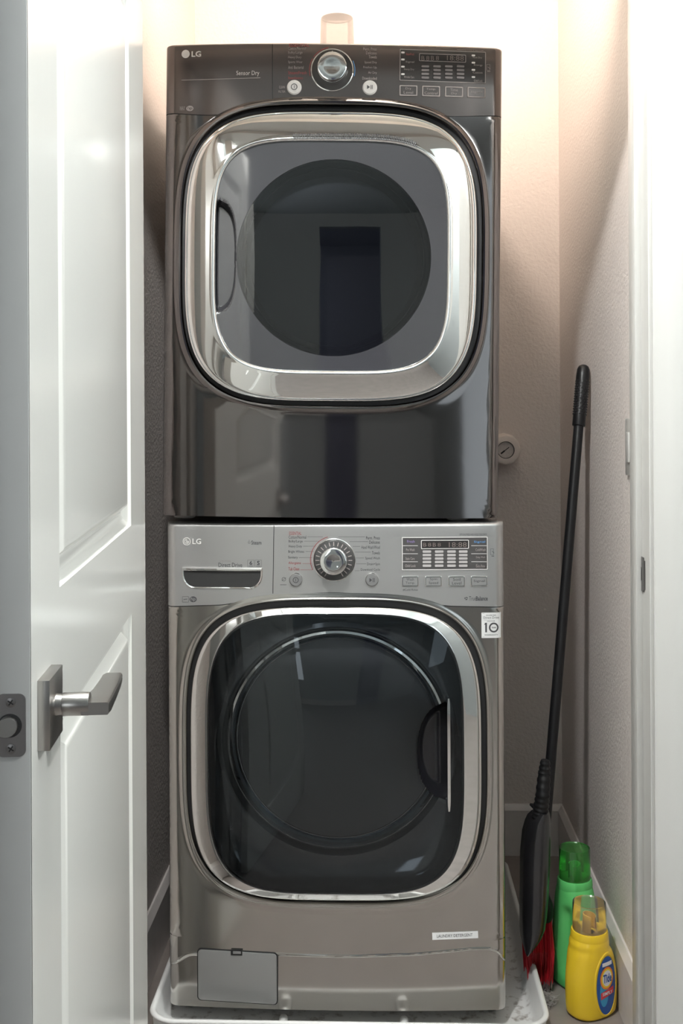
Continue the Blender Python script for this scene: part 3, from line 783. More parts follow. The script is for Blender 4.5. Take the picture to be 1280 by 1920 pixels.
# ================================================================= WASHER
if True:
    mc = washer
    seam = smooth_f(seam_curve(mc, [(300, 1134.5), (412, 1135), (505, 1116), (625, 1111.5), (745, 1117), (838, 1136.5), (955, 1135.5)]))
    tz = mc.L(630, 982)[1]; zb = mc.F.loc(630, 1889)[1]; mc.tz = tz; mc.zb = zb
    cabinet(mc, tz - 0.004, zb + 0.006)
    zk = mc.L(630, 1764)[1]
    C = contour(mc, 349, 912, 1126, 1694, 3.7, -0.008)
    front = build_front(mc, C, zk, M['steel'], lambda x: seam(x) - 0.0008,
        [(-0.001, 0.014), (0.0, 0.002), (0.0006, -0.0005), (0.0025, -0.0030), (0.0045, -0.0030), (0.0065, -0.0015), (0.009, -0.0018), (0.012, -0.0008), (0.016, 0)])
    # kick panel with its pressed line
    kp = [mc.L(*p) for p in ((300, 1812), (328, 1803), (352, 1787), (520, 1788), (640, 1792), (780, 1788), (890, 1777), (925, 1777), (941, 1786), (955, 1815))]
    def kline(x):
        if x <= kp[0][0]: return kp[0][1]
        for (xa, za), (xb, zb2) in zip(kp, kp[1:]):
            if x <= xb: return za + (zb2 - za) * smooth((x - xa) / (xb - xa)) if xb - xa < .05 else za + (zb2 - za) * (x - xa) / (xb - xa)
        return kp[-1][1]
    kl = smooth_f(kline, .006)
    def kick(x, z):
        d = (kl(x) - z) / 0.108
        if d < 0: return - 0.0012 * math.exp(-((d - .01) / 0.018) ** 2) if d > -.09 else 0
        e = smooth(d / 0.06)
        return 0.0035 * e - 0.0012 * math.exp(-((d - .01) / 0.018) ** 2) - 0.0030 * smooth((d - 0.1) / 0.8)
    kpn = grid_panel('kick_panel', mc, lambda x: zb, zk, M['steel'], extra=kick, nx=130, nz=90, topr=0)
    cpn = lambda x, z: 0
    # control panel (drawer front at the left is its own part)
    xs_ = mc.L(513.5, 1050)[0]
    cp = grid_panel('control_panel', mc, lambda x: seam(x) + 0.0008, tz - 0.007, M['silver'], topr=0.007)
    bm = bmesh.new(); xs = [mc.x0 + .001 + (mc.x1 - mc.x0 - .002) * i / 120 for i in range(121)]
    loft(bm, [[(x, mc.bow(x) + 0.0012, seam(x) - .0012) for x in xs], [(x, mc.bow(x) + .0012, seam(x) + .0012) for x in xs]], closed=False)
    obj('panel_joint', bm, M['rubber'], cp)
    bm = bmesh.new(); strip(bm, mc, [(513.5, 985), (513, 1010), (512.5, 1050), (512, 1080), (511.5, 1113)], 0.0013, -0.0004); obj('panel_joint', bm, M['rubber'], cp, smooth=False)
    # detergent drawer pull: scooped pocket under a bright lip
    bm = bmesh.new()
    def pull_outline(ins):
        x0, zt_ = mc.L(341 + ins, 1064.5); x1, _ = mc.L(492 - ins, 1066); _, zb_ = mc.L(416, 1104 - ins)
        pts = [(x0, zt_), (x1, zt_)]
        n = 12; rx_ = (x1 - x0) * .15; rz = (zt_ - zb_)
        for k in range(n + 1):
            a = R(0 - 90 * k / n); pts.append((x1 - rx_ + rx_ * math.cos(a), zt_ - .012 + (rz - .012) * math.sin(a)))
        for k in range(n + 1):
            a = R(270 - 90 * k / n); pts.append((x0 + rx_ + rx_ * math.cos(a), zt_ - .012 + (rz - .012) * math.sin(a)))
        return pts
    o_, i_, i2 = pull_outline(0), pull_outline(1.6), pull_outline(3.2)
    loft(bm, [[(x, mc.bow(x) - .0006, z) for x, z in o_], [(x, mc.bow(x) - .0022, z) for x, z in i_], [(x, mc.bow(x) - .0010, z) for x, z in i2]])
    dp_ = obj('drawer_pull', bm, M['chrome'], mc.root)
    bm = bmesh.new(); zz = [z for _, z in i2]; z1_, z0_ = max(zz), min(zz)
    vs = [bm.verts.new((x, mc.bow(x) - .0010, z)) for x, z in i2]; bm.faces.new(vs)
    bmesh.ops.poke(bm, faces=bm.faces[:])
    obj('pull_hollow', bm, mat('drawer_hollow', (.045, .045, .045), .32, .3), dp_, smooth=True)
    bm = bmesh.new(); x0, zt_ = mc.L(343, 1064); x1, zb_ = mc.L(491, 1071)
    n = 24; rows = []
    for yy, za in ((0, 0), (-.004, .0006), (-.0062, -.001), (-.0062, -.0035), (-.004, -.0058), (0, -.006)):
        rows.append([(x0 + (x1 - x0) * k / n, mc.bow(x0 + (x1 - x0) * k / n) + yy, zt_ + za) for k in range(n + 1)])
    loft(bm, rows, closed=False); obj('pull_lip', bm, M['chrome'], dp_)
    # door gasket channel, chrome ring
    bm = bmesh.new(); ring_rim(bm, mc, [(347, 914, 1124, 1696, 3.7, 0.004), (362, 898, 1142, 1684, 3.7, 0.004)], TH); obj('door_gasket', bm, M['rubber'], mc.root)
    O = (357, 903, 1137, 1689, 3.85); I = (389, 869, 1151, 1677, 4.0)
    bm = bmesh.new(); sp = [lerp_spec(O, I, 0, 0.004), lerp_spec(O, I, 0, -0.010), lerp_spec(O, I, 0.06, -0.0140), lerp_spec(O, I, 0.15, -0.0165)]
    for k in range(1, 9):
        t = k / 8; sp.append(lerp_spec(O, I, 0.15 + 0.78 * t, -0.0165 - 0.008 * t))
    sp += [lerp_spec(O, I, 0.97, -0.0248), lerp_spec(O, I, 1.0, -0.0235), lerp_spec(O, I, 1.01, -0.019)]
    ring_rim(bm, mc, sp, TH); dr = obj('door_ring', bm, M['chrome'], mc.root, angle=50)
    # thin black seat line
    bm = bmesh.new(); ring_rim(bm, mc, [(388, 870, 1150, 1678, 4.0, -0.0236), (392, 866, 1154, 1674, 4.0, -0.0240)], TH); obj('cover_seal', bm, M['rubber'], dr)
    # bulging tinted cover with a finger pocket at the right
    c0 = contour(mc, 390, 868, 1152, 1676, 4.0, -0.0236)
    pkx0 = mc.F.loc(783, 1400, -.045)[0]; pkx1 = mc.F.loc(841, 1400, -.045)[0]; pkz1 = mc.F.loc(800, 1322, -.045)[1]; pkz0 = mc.F.loc(800, 1500, -.045)[1]
    def pocketw(x, z):
        u = (pkx1 - x) / (pkx1 - pkx0); v = (z - (pkz0 + pkz1) / 2) / ((pkz1 - pkz0) / 2)
        if u < 0: return 9
        return u ** 2.2 + abs(v) ** 2.2
    def ycov(t): return -0.024 - 0.034 * (1 - t ** 2.6)
    NR = 90; rings = []
    for j in range(NR):
        t = 1 - j / NR; ring = []
        nn_ = 4.0 - 1.6 * (1 - t)
        for th in TH:
            co, si = math.cos(th), math.sin(th); r = (abs(co / c0[2]) ** nn_ + abs(si / c0[3]) ** nn_) ** (-1 / nn_) * t
            x, z = c0[0] + r * co, c0[1] + r * si; y = ycov(t); q = pocketw(x, z)
            if q < 1.2: y += 0.030 * smooth((1.15 - q) / .5)
            ring.append((x, y, z))
        rings.append(ring)
    vm = bmesh.new(); vs, fs = loft(vm, rings, cap1=True)
    pkt = [f for f in fs if pocketw(f.calc_center_median().x, f.calc_center_median().z) < 1.05]
    p2 = bmesh.new(); mp = {}
    for f in pkt:
        nv = []
        for v in f.verts:
            if v not in mp: mp[v] = p2.verts.new(v.co)
            nv.append(mp[v])
        p2.faces.new(nv)
    bmesh.ops.delete(vm, geom=pkt, context='FACES')
    cover = obj('door_cover', vm, clear('tinted_door_cover', (0.70, 0.73, 0.75), 1.1, 0.012, gcol=(0.88, 0.95, 1.0)), mc.root, angle=60)
    obj('handle_recess', p2, mat('recess_dark_plastic', (.010, .010, .012), .12), cover, angle=60)
    # pull strip
    bm = bmesh.new()
    xa = mc.F.loc(838.5, 1400, -.05)[0]; xb = mc.F.loc(844, 1400, -.05)[0]
    rows = []
    for k in range(21):
        t = k / 20; zz = mc.F.loc(841, 1310 + 212 * t, -.05)[1]; yy = -0.0505 - 0.004 * math.sin(PI * t)
        wd = 0.5 + .5 * min(1, math.sin(PI * min(1, max(0, t))) * 5)
        m_ = (xa + xb) / 2; h_ = (xb - xa) / 2 * wd
        rows.append([(m_ - h_, yy + .012, zz), (m_ - h_, yy, zz), (m_ + h_, yy + .001, zz), (m_ + h_, yy + .012, zz)])
    loft(bm, rows, cap0=True, cap1=True); obj('door_pull', bm, M['chrome'], mc.root)
    # inside the door: frame plate, rim, glass bowl, gasket, drum
    cw = contour(mc, 421, 845, 1178, 1598, 2.0, 0.01)
    def circ(c, y, k=1.0, n=2.0): return sellipse(c[0], c[1], c[2] * k, c[3] * k, n, y, TH)
    bm = bmesh.new()
    loft(bm, [sellipse(*c0[:2], c0[2] * .99, c0[3] * .99, 4.0, -.020, TH), sellipse(*c0[:2], c0[2] * .95, c0[3] * .95, 3.6, -.004, TH), circ(cw, 0.006, 1.06), circ(cw, 0.004, 1.02), circ(cw, 0.008, 1.0), circ(cw, 0.02, .975), circ(cw, 0.05, .96)])
    obj('door_frame', bm, mat('door_inner_frame', (0.10, 0.105, 0.112), 0.08, .5), mc.root, angle=50)
    bm = bmesh.new()
    loft(bm, [circ(cw, 0.012, .975), circ(cw, 0.010, .955), circ(cw, 0.014, .935)]); br = obj('bowl_rim', bm, M['chrome'], mc.root)
    bm = bmesh.new(); loft(bm, [circ(cw, 0.030, .905), circ(cw, 0.026, .900), circ(cw, 0.026, .893), circ(cw, 0.030, .888)]); obj('inner_ring', bm, M['gunmetal'], br)
    bm = bmesh.new()
    loft(bm, [circ(cw, 0.014, .94), circ(cw, 0.03, .90), circ(cw, 0.06, .86), circ(cw, 0.10, .80), circ(cw, 0.13, .72), circ(cw, 0.145, .60), circ(cw, 0.150, .3), circ(cw, .151, .02)], cap1=True)
    obj('glass_bowl', bm, M['bluebowl'], mc.root)
    bm = bmesh.new()
    loft(bm, [circ(cw, 0.052, 1.0), circ(cw, 0.07, .93), circ(cw, 0.10, .95), circ(cw, 0.12, .90)]); obj('door_bellows', bm, mat('grey_bellows', (.03, .032, .035), .4), mc.root)
    bm = bmesh.new()
    loft(bm, [circ(cw, 0.12, .92), circ(cw, 0.13, 1.2), circ(cw, 0.52, 1.2), circ(cw, 0.53, 1.05), circ(cw, .50, .5), circ(cw, .49, .33)], cap1=True)
    for k in range(3):
        a = R(30 + 120 * k); c = (cw[0] + cw[2] * 1.1 * math.cos(a), cw[1] + cw[2] * 1.1 * math.sin(a)); tube(bm, [(c[0], .15, c[1]), (c[0], .5, c[1])], .035, 12)
    drum = obj('drum', bm, M['drum'], mc.root, recalc=False)
    bm = bmesh.new(); x, z = mc.F.loc(655, 1325, .48); lathe(bm, [(.085, .49), (.08, .478), (.06, .472), (.01, .470)], (x, 0, z), 'Y', 40); obj('drum_hub', bm, M['hubteal'], drum)
    # filter cover
    bm = bmesh.new(); o_ = px_rect(mc, 369.5, 521, 1777, 1880, .008)
    def kf(off): return lambda x, z: (x, mc.bow(x) + off, z)
    pts = [kf(-.0015)(x, z + (0.0 if x < mc.L(445, 1800)[0] else -.004)) for x, z in o_]
    pts_b = [(p[0], p[1] + .02, p[2]) for p in pts]
    loft(bm, [pts_b, pts], cap1=True)
    fg = obj('filter_cover_gap', bm, M['rubber'], mc.root)
    bm = bmesh.new(); o_ = px_rect(mc, 371.5, 519, 1779, 1878, .0072)
    sh = lambda x: -.004 * smooth((x - mc.L(375, 1800)[0]) / (mc.L(515, 1800)[0] - mc.L(375, 1800)[0]))
    r0 = [(x, mc.bow(x) - .001, z + sh(x)) for x, z in o_]; r1 = [(x, mc.bow(x) - .0032, z + sh(x)) for x, z in o_]
    cxx = sum(p[0] for p in r1) / len(r1); czz = sum(p[2] for p in r1) / len(r1)
    r2 = [(cxx + (p[0] - cxx) * .985, p[1] - .0006, czz + (p[2] - czz) * .98) for p in r1]
    loft(bm, [r0, r1, r2], cap1=True)
    fc = obj('filter_cover', bm, mat('filter_cover_plastic', (.34, .34, .335), .4, .6), mc.root)
    bm = bmesh.new(); poly_plate(bm, px_rect(mc, 433, 454.5, 1779, 1790, .0006), -.0042, -.001, mc.bow); lt = obj('latch', bm, M['rubber'], fc, smooth=False)
    bm = bmesh.new(); x0, z1 = mc.L(437, 1781.5); x1, z0 = mc.L(452, 1787); box(bm, x0, x1, mc.bow(x0) - .0055, mc.bow(x0) - .002, z0, z1, bev=.0008); obj('latch_tab', bm, M['greybtn'], lt)
    # feet
    for pxx, yy in ((347, .05), (925, .05), (347, .68), (925, .68)):
        x = mc.F.loc(pxx, 1890, 0)[0]; bm = bmesh.new(); lathe(bm, [(.010, 0.012), (.010, -.018), (.019, -.022), (.021, -.034), (.019, -.0355)], (x, yy + .03, zb), 'Z', 28)
        obj('foot', bm, mat('foot_plastic', (.10, .10, .10), .5), mc.root)
    # print
    logo(mc, 350, 1015, 7.3, 377, M['inkwhite'], cp, True)
    words(mc, 'lettering', [('Steam', 471, 490, 1013.5, 1021)], M['inkdark'], cp, .01)
    bm = bmesh.new(); x, z = mc.L(467, 1017); n = 20
    vs = [[bm.verts.new(mc.on()(x + f * math.cos(2 * PI * k / n), z + f * math.sin(2 * PI * k / n))) for f in (.0019, .0025)] for k in range(n)]
    for k in range(15): p, q = vs[(k + 7) % n], vs[(k + 8) % n]; bm.faces.new((p[0], q[0], q[1], p[1]))
    strip(bm, mc, [(467, 1012), (467, 1017)], .0006); obj('symbol', bm, M['inkdark'], cp, smooth=False)
    words(mc, 'lettering', [('Direct Drive', 409.5, 454, 1055, 1063.5)], M['inkdark'], cp, .004)
    words(mc, 'lettering', [('6 MOTION', 412, 432, 1050.5, 1053.5)], M['inkdim'], cp)
    for k, s in enumerate(('6', 'S')):
        bm = bmesh.new(); a = 464 + k * 14
        strip(bm, mc, [(a, 1050), (a + 12, 1050), (a + 12, 1063), (a, 1063), (a, 1050)], .0005)
        x0, z1 = mc.L(a + 3.5, 1051.5); x1, z0 = mc.L(a + 9, 1059.5); put_text(bm, s, x0, x1, z0, z1, mc.on(), .03)
        strip(bm, mc, [(a + 2, 1061.2), (a + 10, 1061.2)], .0009); obj('badge', bm, M['inkdark'], cp, smooth=False, recalc=False)
    bm = bmesh.new(); strip(bm, mc, [(342, 1118.5), (353.5, 1118.5), (353.5, 1129), (342, 1129), (342, 1118.5)], .0006); strip(bm, mc, [(344, 1124), (351, 1123)], .0012); obj('badge', bm, M['inkdark'], cp, smooth=False)
    bm = bmesh.new(); x, z = mc.L(362, 1123.5); vs = [bm.verts.new(mc.on()(x + .0075 * math.cos(2 * PI * k / 28), z + .006 * math.sin(2 * PI * k / 28))) for k in range(28)]; bm.faces.new(vs)
    put_text(bm, 'hp', x - .005, x + .005, z - .0045, z + .0045, mc.on(-.0009), 0.01, 1); obj('badge', bm, [M['inkdark'], M['silver']], cp, smooth=False, recalc=False)
    Lc = [('ESSENTIAL', 542, 565, 1000, 'inkred'), ('Cotton/Normal', 541, 574, 1007, 'inkdark'), ('Bulky/Large', 541, 567.5, 1015.3, 'inkdark'), ('Heavy Duty', 541, 566, 1024.8, 'inkdark'), ('Bright Whites', 540.5, 570, 1034.8, 'inkdark'), ('Sanitary', 540, 558, 1045.5, 'inkdark'), ('Allergiene', 540.5, 564, 1056, 'inkred'), ('Tub Clean', 540.5, 561, 1066.5, 'inkred')]
    Rc = [('Perm. Press', 686, 712, 1008.5, 'inkdark'), ('Delicates', 692, 712, 1016.5, 'inkdark'), ('Hand Wash/Wool', 677.5, 712, 1026, 'inkdark'), ('Towels', 697, 712, 1036.5, 'inkdark'), ('Speed Wash', 684.5, 712, 1047, 'inkdark'), ('Drain+Spin', 688, 712, 1058, 'inkdark'), ('Download Cycle', 676, 712, 1068.5, 'inkdark')]
    for s, a, c, y, k in Lc + Rc: words(mc, 'lettering', [(s, a, c, y - 3, y + 3)], M[k], cp)
    for a, c, y, e in ((576, 605, 1006.5, 615), (570, 598, 1014.8, 600), (568, 592, 1024, 592), (573, 588, 1034, 588), (560, 585, 1045.5, 585), (567, 584, 1056.5, 584), (563, 586, 1068.5, 586)):
        bm = bmesh.new(); strip(bm, mc, [(a, y), (c, y)], .0005); obj('printed_line', bm, M['inkdark'] if y < 1050 else M['inkred'], cp, smooth=False)
    for a, c, y in ((634, 684, 1006.5), (655, 690, 1015.5), (661, 675, 1024.5), (665, 695, 1035), (667, 682, 1046), (667, 686, 1057), (665, 674, 1070)):
        bm = bmesh.new(); strip(bm, mc, [(a, y), (c, y)], .0005); obj('printed_line', bm, M['inkdark'], cp, smooth=False)
    x, z = mc.L(626, 1049.5); rr = mc.L(666, 1049.5)[0] - x
    bm = bmesh.new(); n = 20; vs = [[bm.verts.new(mc.on()(x + rr * f * math.cos(R(105 + 100 * k / n)), z + rr * f * math.sin(R(105 + 100 * k / n)))) for f in (1.09, 1.12)] for k in range(n + 1)]
    for p, q in zip(vs, vs[1:]): bm.faces.new((p[0], q[0], q[1], p[1]))
    obj('printed_arc', bm, M['inkred'], cp, smooth=False)
    bm = bmesh.new(); lathe(bm, [(rr, 0.001), (rr, -.0015), (rr * .97, -.0024), (rr * .94, -.0018)], (x, mc.bow(x), z), 'Y', 64, cap0=False, cap1=False)
    dial = obj('dial', bm, M['chrome'], mc.root)
    bm = bmesh.new(); lathe(bm, [(rr * .95, -.0019), (rr * .93, -.006), (rr * .88, -.0085), (rr * .62, -.010)], (x, mc.bow(x), z), 'Y', 64, cap0=False); obj('dial_scale', bm, mat('dial_grey_plastic', (.06, .06, .06), .3), dial)
    for k in range(24):
        a = 2 * PI * k / 24; c, s_ = math.cos(a), math.sin(a)
        if 245 < math.degrees(a) < 295: continue
        bm = bmesh.new(); bm.faces.new([bm.verts.new((x + rr * (u * c - v * s_), mc.bow(x) - (.0102 if u > .7 else .0106), z + rr * (u * s_ + v * c))) for u, v in ((.68, -.02), (.86, -.02), (.86, .02), (.68, .02))]); obj('dial_mark', bm, M['inkdim'], dial, smooth=False)
    bm = bmesh.new(); lathe(bm, [(rr * .64, -.009), (rr * .64, -.014), (rr * .635, -.028), (rr * .60, -.032), (rr * .54, -.033), (rr * .3, -.032), (rr * .02, -.0315)], (x, mc.bow(x), z), 'Y', 64, cap0=False); obj('dial_knob', bm, M['chrome'], dial)
    for nm, pxx, pyy in (('power_button', 554.5, 1087), ('start_button', 697, 1087)):
        o, x2, z2, r2 = disc_at(mc, pxx, pyy, 13, [(1.0, .001), (1.0, -.002), (.94, -.003), (.88, -.002)], M['chrome'], nm, mc.root)
        bm = bmesh.new(); lathe(bm, [(r2 * .88, -.001), (r2 * .86, -.0032), (r2 * .8, -.004), (r2 * .02, -.0042)], (x2, mc.bow(x2), z2), 'Y', 40, cap0=False); obj('button_cap', bm, M['greybtn'], o)
        bm = bmesh.new(); f3 = lambda u, v: (x2 + u * r2, mc.bow(x2) - .0046, z2 + v * r2)
        if nm == 'power_button':
            n = 24; vs = [[bm.verts.new(f3(f * math.cos(2 * PI * k / n), f * math.sin(2 * PI * k / n))) for f in (.32, .42)] for k in range(n)]
            for k in range(n): p, q = vs[k], vs[(k + 1) % n]; bm.faces.new((p[0], q[0], q[1], p[1]))
            bm.faces.new([bm.verts.new(f3(*p)) for p in ((-.04, -.22), (.04, -.22), (.04, .22), (-.04, .22))])
        else:
            bm.faces.new([bm.verts.new(f3(*p)) for p in ((-.35, -.3), (.02, 0), (-.35, .3))])
            for u in (.12, .3): bm.faces.new([bm.verts.new(f3(*p)) for p in ((u, -.3), (u + .08, -.3), (u + .08, .3), (u, .3))])
        obj('symbol', bm, M['inkdark'], o, smooth=False)
    bm = bmesh.new(); x2, z2 = mc.L(532, 1086); n = 20; vs = [[bm.verts.new(mc.on()(x2 + f * math.cos(2 * PI * k / n), z2 + f * math.sin(2 * PI * k / n))) for f in (.0032, .004)] for k in range(n)]
    for k in range(n): p, q = vs[k], vs[(k + 1) % n]; bm.faces.new((p[0], q[0], q[1], p[1]))
    strip(bm, mc, [(528, 1089), (536, 1083)], .0006); strip(bm, mc, [(525, 1096.5), (537, 1096.5)], .0008); obj('symbol', bm, M['inkdark'], cp, smooth=False)
    sl = [('Fresh', 763, 777, 1015, 'inkpurple'), ('Pre Wash', 761, 777, 1030.5, 'inkdim'), ('Stain Care', 760, 777, 1047, 'inkdim'), ('Child Lock', 759, 779, 1060.5, 'inkdim')]
    sr = [('Signal', 888, 909, 1016, 'inkblue'), ('ColdWash', 891, 910, 1030.5, 'inkdim'), ('Delay Wash', 892, 909, 1045, 'inkdim'), ('Extra Rinse', 892, 909, 1061, 'inkdim')]
    dsp = display(mc, (754, 913, 1008, 1067), (789, 878.5, 1012.5, 1028.5), [800, 823, 846, 868], [1034, 1040.5, 1047, 1053.5, 1060.5], 8, sl, sr, None, True, mc.root)
    for a, c in ((755, 783), (883, 912)):
        for yy in (1023, 1038, 1053):
            bm = bmesh.new(); strip(bm, mc, [(a, yy), (c, yy)], .0009, -.0019); obj('display_divider', bm, M['inkwhite'], dsp, smooth=False)
    words(mc, 'lettering', [('OPTIONS PRESS AND HOLD 3 SECONDS', 861, 912, 1000.5, 1003.5)], M['inkdark'], cp)
    for l, lines in ((753, ['Wash', 'Temp.']), (796.5, ['Spin', 'Speed']), (840, ['Soil', 'Level']), (882, ['Signal'])):
        square_button(mc, l, l + 31.5, 1080, 1099, lines, True)
    words(mc, 'lettering', [('#Cold Rinse', 755, 783, 1103.5, 1108)], M['inkdark'], cp)
    words(mc, 'lettering', [('True', 879, 892, 1118, 1126)], M['inkdark'], cp, -.005); words(mc, 'lettering', [('Balance', 892, 914, 1118, 1126)], M['inkdark'], cp, .02)
    bm = bmesh.new(); x2, z2 = mc.L(873.5, 1122)
    for k in range(3):
        a0 = 120 * k; vs = [[bm.verts.new(mc.on()(x2 + f * math.cos(R(a0 + 90 * q / 6)), z2 + f * math.sin(R(a0 + 90 * q / 6)))) for f in (.0014, .0032)] for q in range(7)]
        for p, q in zip(vs, vs[1:]): bm.faces.new((p[0], q[0], q[1], p[1]))
    obj('symbol', bm, M['inkdark'], cp, smooth=False)
    cp_keep = cp; cp = cp_keep
    bm = bmesh.new(); strip(bm, mc, [(919, 1029), (925, 1029), (925, 1040), (919, 1040), (919, 1029)], .0006); strip(bm, mc, [(921, 1042.5), (926, 1042.5)], .0012); strip(bm, mc, [(922, 1033), (926, 1037)], .0009); obj('symbol', bm, M['inkdark'], cp, smooth=False)
    # stickers
    def stick(name, rect, rot, lines, extra=None):
        l, r, t, bt = rect; cxp, cyp = (l + r) / 2, (t + bt) / 2
        X, Z = mc.L(cxp, cyp); hx = (mc.L(r, cyp)[0] - mc.L(l, cyp)[0]) / 2; hz = (mc.L(cxp, t)[1] - mc.L(cxp, bt)[1]) / 2
        def mp_(off): return lambda u, v: (X + u * hx * math.cos(rot) - v * hz * math.sin(rot), mc.bow(X + u * hx) - off, Z + u * hx * math.sin(rot) + v * hz * math.cos(rot))
        bm = bmesh.new(); n = 8
        loft(bm, [[mp_(.0006)(-1 + 2 * k / n, s_) for k in range(n + 1)] for s_ in (-1, 1)], closed=False)
        st = obj(name, bm, M['sticker'], mc.root, smooth=False)
        for s, a, c, v0, v1, bd in lines:
            bm = bmesh.new(); put_text(bm, s, a, c, v0, v1, mp_(.0010), bd); obj('lettering', bm, M['inkdark'], st, smooth=False, recalc=False)
        if extra:
            bm = bmesh.new(); extra(bm, mp_(.0010)); obj('ring_mark', bm, M['inkdark'], st, smooth=False)
        return st
    def ring_ten(bm, f):
        n = 32; vs = [[bm.verts.new(f(.26 + r * math.cos(2 * PI * k / n), -.18 + r * .78 * math.sin(2 * PI * k / n))) for r in (.34, .50)] for k in range(n)]
        for k in range(n): p, q = vs[k], vs[(k + 1) % n]; bm.faces.new((p[0], q[0], q[1], p[1]))
        bm.faces.new([bm.verts.new(f(*p)) for p in ((-.62, -.55), (-.44, -.55), (-.44, .2), (-.62, .2))]); bm.faces.new([bm.verts.new(f(*p)) for p in ((-.72, .02), (-.62, .06), (-.62, .2), (-.66, .15))])
        for a, b2, c, d in ((-.92, -.92, .92, -.92), (-.92, .93, .92, .93), (-.8, .42, .8, .42)):
            bm.faces.new([bm.verts.new(f(*p)) for p in ((a, b2), (c, b2), (c, b2 + .012), (a, b2 + .012))])
    stick('warranty_sticker', (902.5, 938.5, 1148.5, 1196), 0, [('INVERTER', -.5, .5, .74, .84, 0), ('Direct Drive', -.8, .8, .52, .70, 0), ('MOTOR', -.4, .4, .28, .38, 0), ('YEAR', .02, .50, -.24, -.12, .02), ('WARRANTY', -.7, .7, -.82, -.70, 0)], ring_ten)
    stick('name_label', (810, 896, 1747, 1760.5), R(1.6), [('LAUNDRY DETERGENT', -.8, .76, -.42, .42, 0.0)])

# ------------------------------------------------------------------ DRAIN PAN
px0, px1, py0, py1 = -0.468, 0.322, 2.205, 3.02
def rr3(x0, x1, y0, y1, r, z): return [(x, y, z) for x, y in rrect(x0, x1, y0, y1, r, 8)]
bm = bmesh.new()
rings = []
for ins, z, r in ((0.004, 0.001, .05), (0.0, 0.052, .055), (-0.003, 0.0535, .057), (-0.005, 0.056, .058), (-0.004, 0.0595, .057), (0.0, 0.061, .055), (0.004, 0.060, .053), (0.007, 0.056, .050), (0.014, 0.022, .045), (0.022, 0.011, .040), (0.030, 0.008, .035)):
    rings.append(rr3(px0 + ins, px1 - ins, py0 + ins, py1 - ins, r, z))
loft(bm, rings, cap0=True, cap1=True)
pan = tag(obj('drain_pan', bm, M['pan'], angle=60), 'shallow white plastic drain pan under the washing machine', 'drain pan')
for pxx in (531, 757):
    p = at_Z(pxx, 1905, 0.02); bm = bmesh.new(); tube(bm, [(p.x, py0 + .010, .044), (p.x, py0 + .016, .040), (p.x, py0 + .024, .022), (p.x, py0 + .05, .014), (p.x, py0 + .10, .012)], [.010, .0125, .012, .010, .009], 14); obj('rib', bm, M['pan'], pan)

# ------------------------------------------------------------------ WALL GAUGE (round fitting on the back wall)
g = at_Y(946, 843, YB - 0.03)
e = empty('wall_fitting', Matrix.Translation((g.x, YB, g.z)), 'round white pipe fitting with a dial face on the back wall beside the dryer', 'pipe fitting')
bm = bmesh.new(); lathe(bm, [(.046, 0), (.046, -.006), (.042, -.012), (.042, -.05), (.040, -.056), (.036, -.058), (.0235, -.058)], (0, 0, 0), 'Y', 12, cap1=False); obj('collar', bm, mat('aged_white_plastic', (.80, .74, .70), .5, var=.12, vscale=60), e, smooth=True)
bm = bmesh.new(); lathe(bm, [(.0235, -.058), (.0225, -.052), (.001, -.052)], (0, 0, 0), 'Y', 32, cap0=False); obj('face', bm, mat('gauge_face', (.66, .62, .59), .5, var=.2, vscale=150), e)
bm = bmesh.new(); lathe(bm, [(.0240, -.0583), (.0230, -.0590), (.0222, -.0560)], (0, 0, 0), 'Y', 32, cap0=False, cap1=False); obj('face_ring', bm, M['rubber'], e)
bm = bmesh.new(); a = R(38); c, s_ = math.cos(a), math.sin(a)
for u0, u1, hw in ((-.017, -.004, .0022), (-.004, .012, .0011)):
    bm.faces.new([bm.verts.new((u * c - v * s_, -.0535, u * s_ + v * c)) for u, v in ((u0, -hw), (u1, -hw), (u1, hw), (u0, hw))])
obj('needle', bm, M['rubber'], e, smooth=False)
# small plate at the right wall next to the jamb
p = at_X(1181, 838, XR)
e = empty('switch_plate', Matrix.Translation((XR, p.y - .015, p.z)), 'white switch plate on the right wall beside the door jamb', 'switch plate')
bm = bmesh.new(); box(bm, -.006, 0, -.035, .035, -.058, .058, bev=.002); obj('plate', bm, M['trim'], e)
bm = bmesh.new(); box(bm, -.010, -.005, -.012, .012, -.03, .03, bev=.001); obj('rocker', bm, M['trim'], e)

# ------------------------------------------------------------------ CUP ON THE DRYER
dtop = dryer.root.matrix_world @ Vector((0, 0.12, dryer.tz))
p = at_Y(632.5, 60, 2.39); q0 = dryer.F.I @ p
base = dryer.root.matrix_world @ Vector((q0.x, 0.10, dryer.tz - 0.004))
ptop = at_Y(632.5, 33.5, base.y)
hh = ptop.z - base.z
e = empty('plastic_cup', Matrix.Translation(base), 'translucent plastic cup turned upside down on top of the dryer', 'cup')
rb_ = 33.0 / 1.0 * (base.y) / FPX
bm = bmesh.new(); lathe(bm, [(rb_ * 1.04, 0), (rb_ * 1.04, .002), (rb_, .003), (rb_ * .93, hh - .006), (rb_ * .90, hh - .001), (rb_ * .84, hh), (rb_ * .7, hh - .002), (rb_ * .02, hh - .002)], (0, 0, 0), 'Z', 48, cap0=False); obj('cup_wall', bm, M['cup'], e)

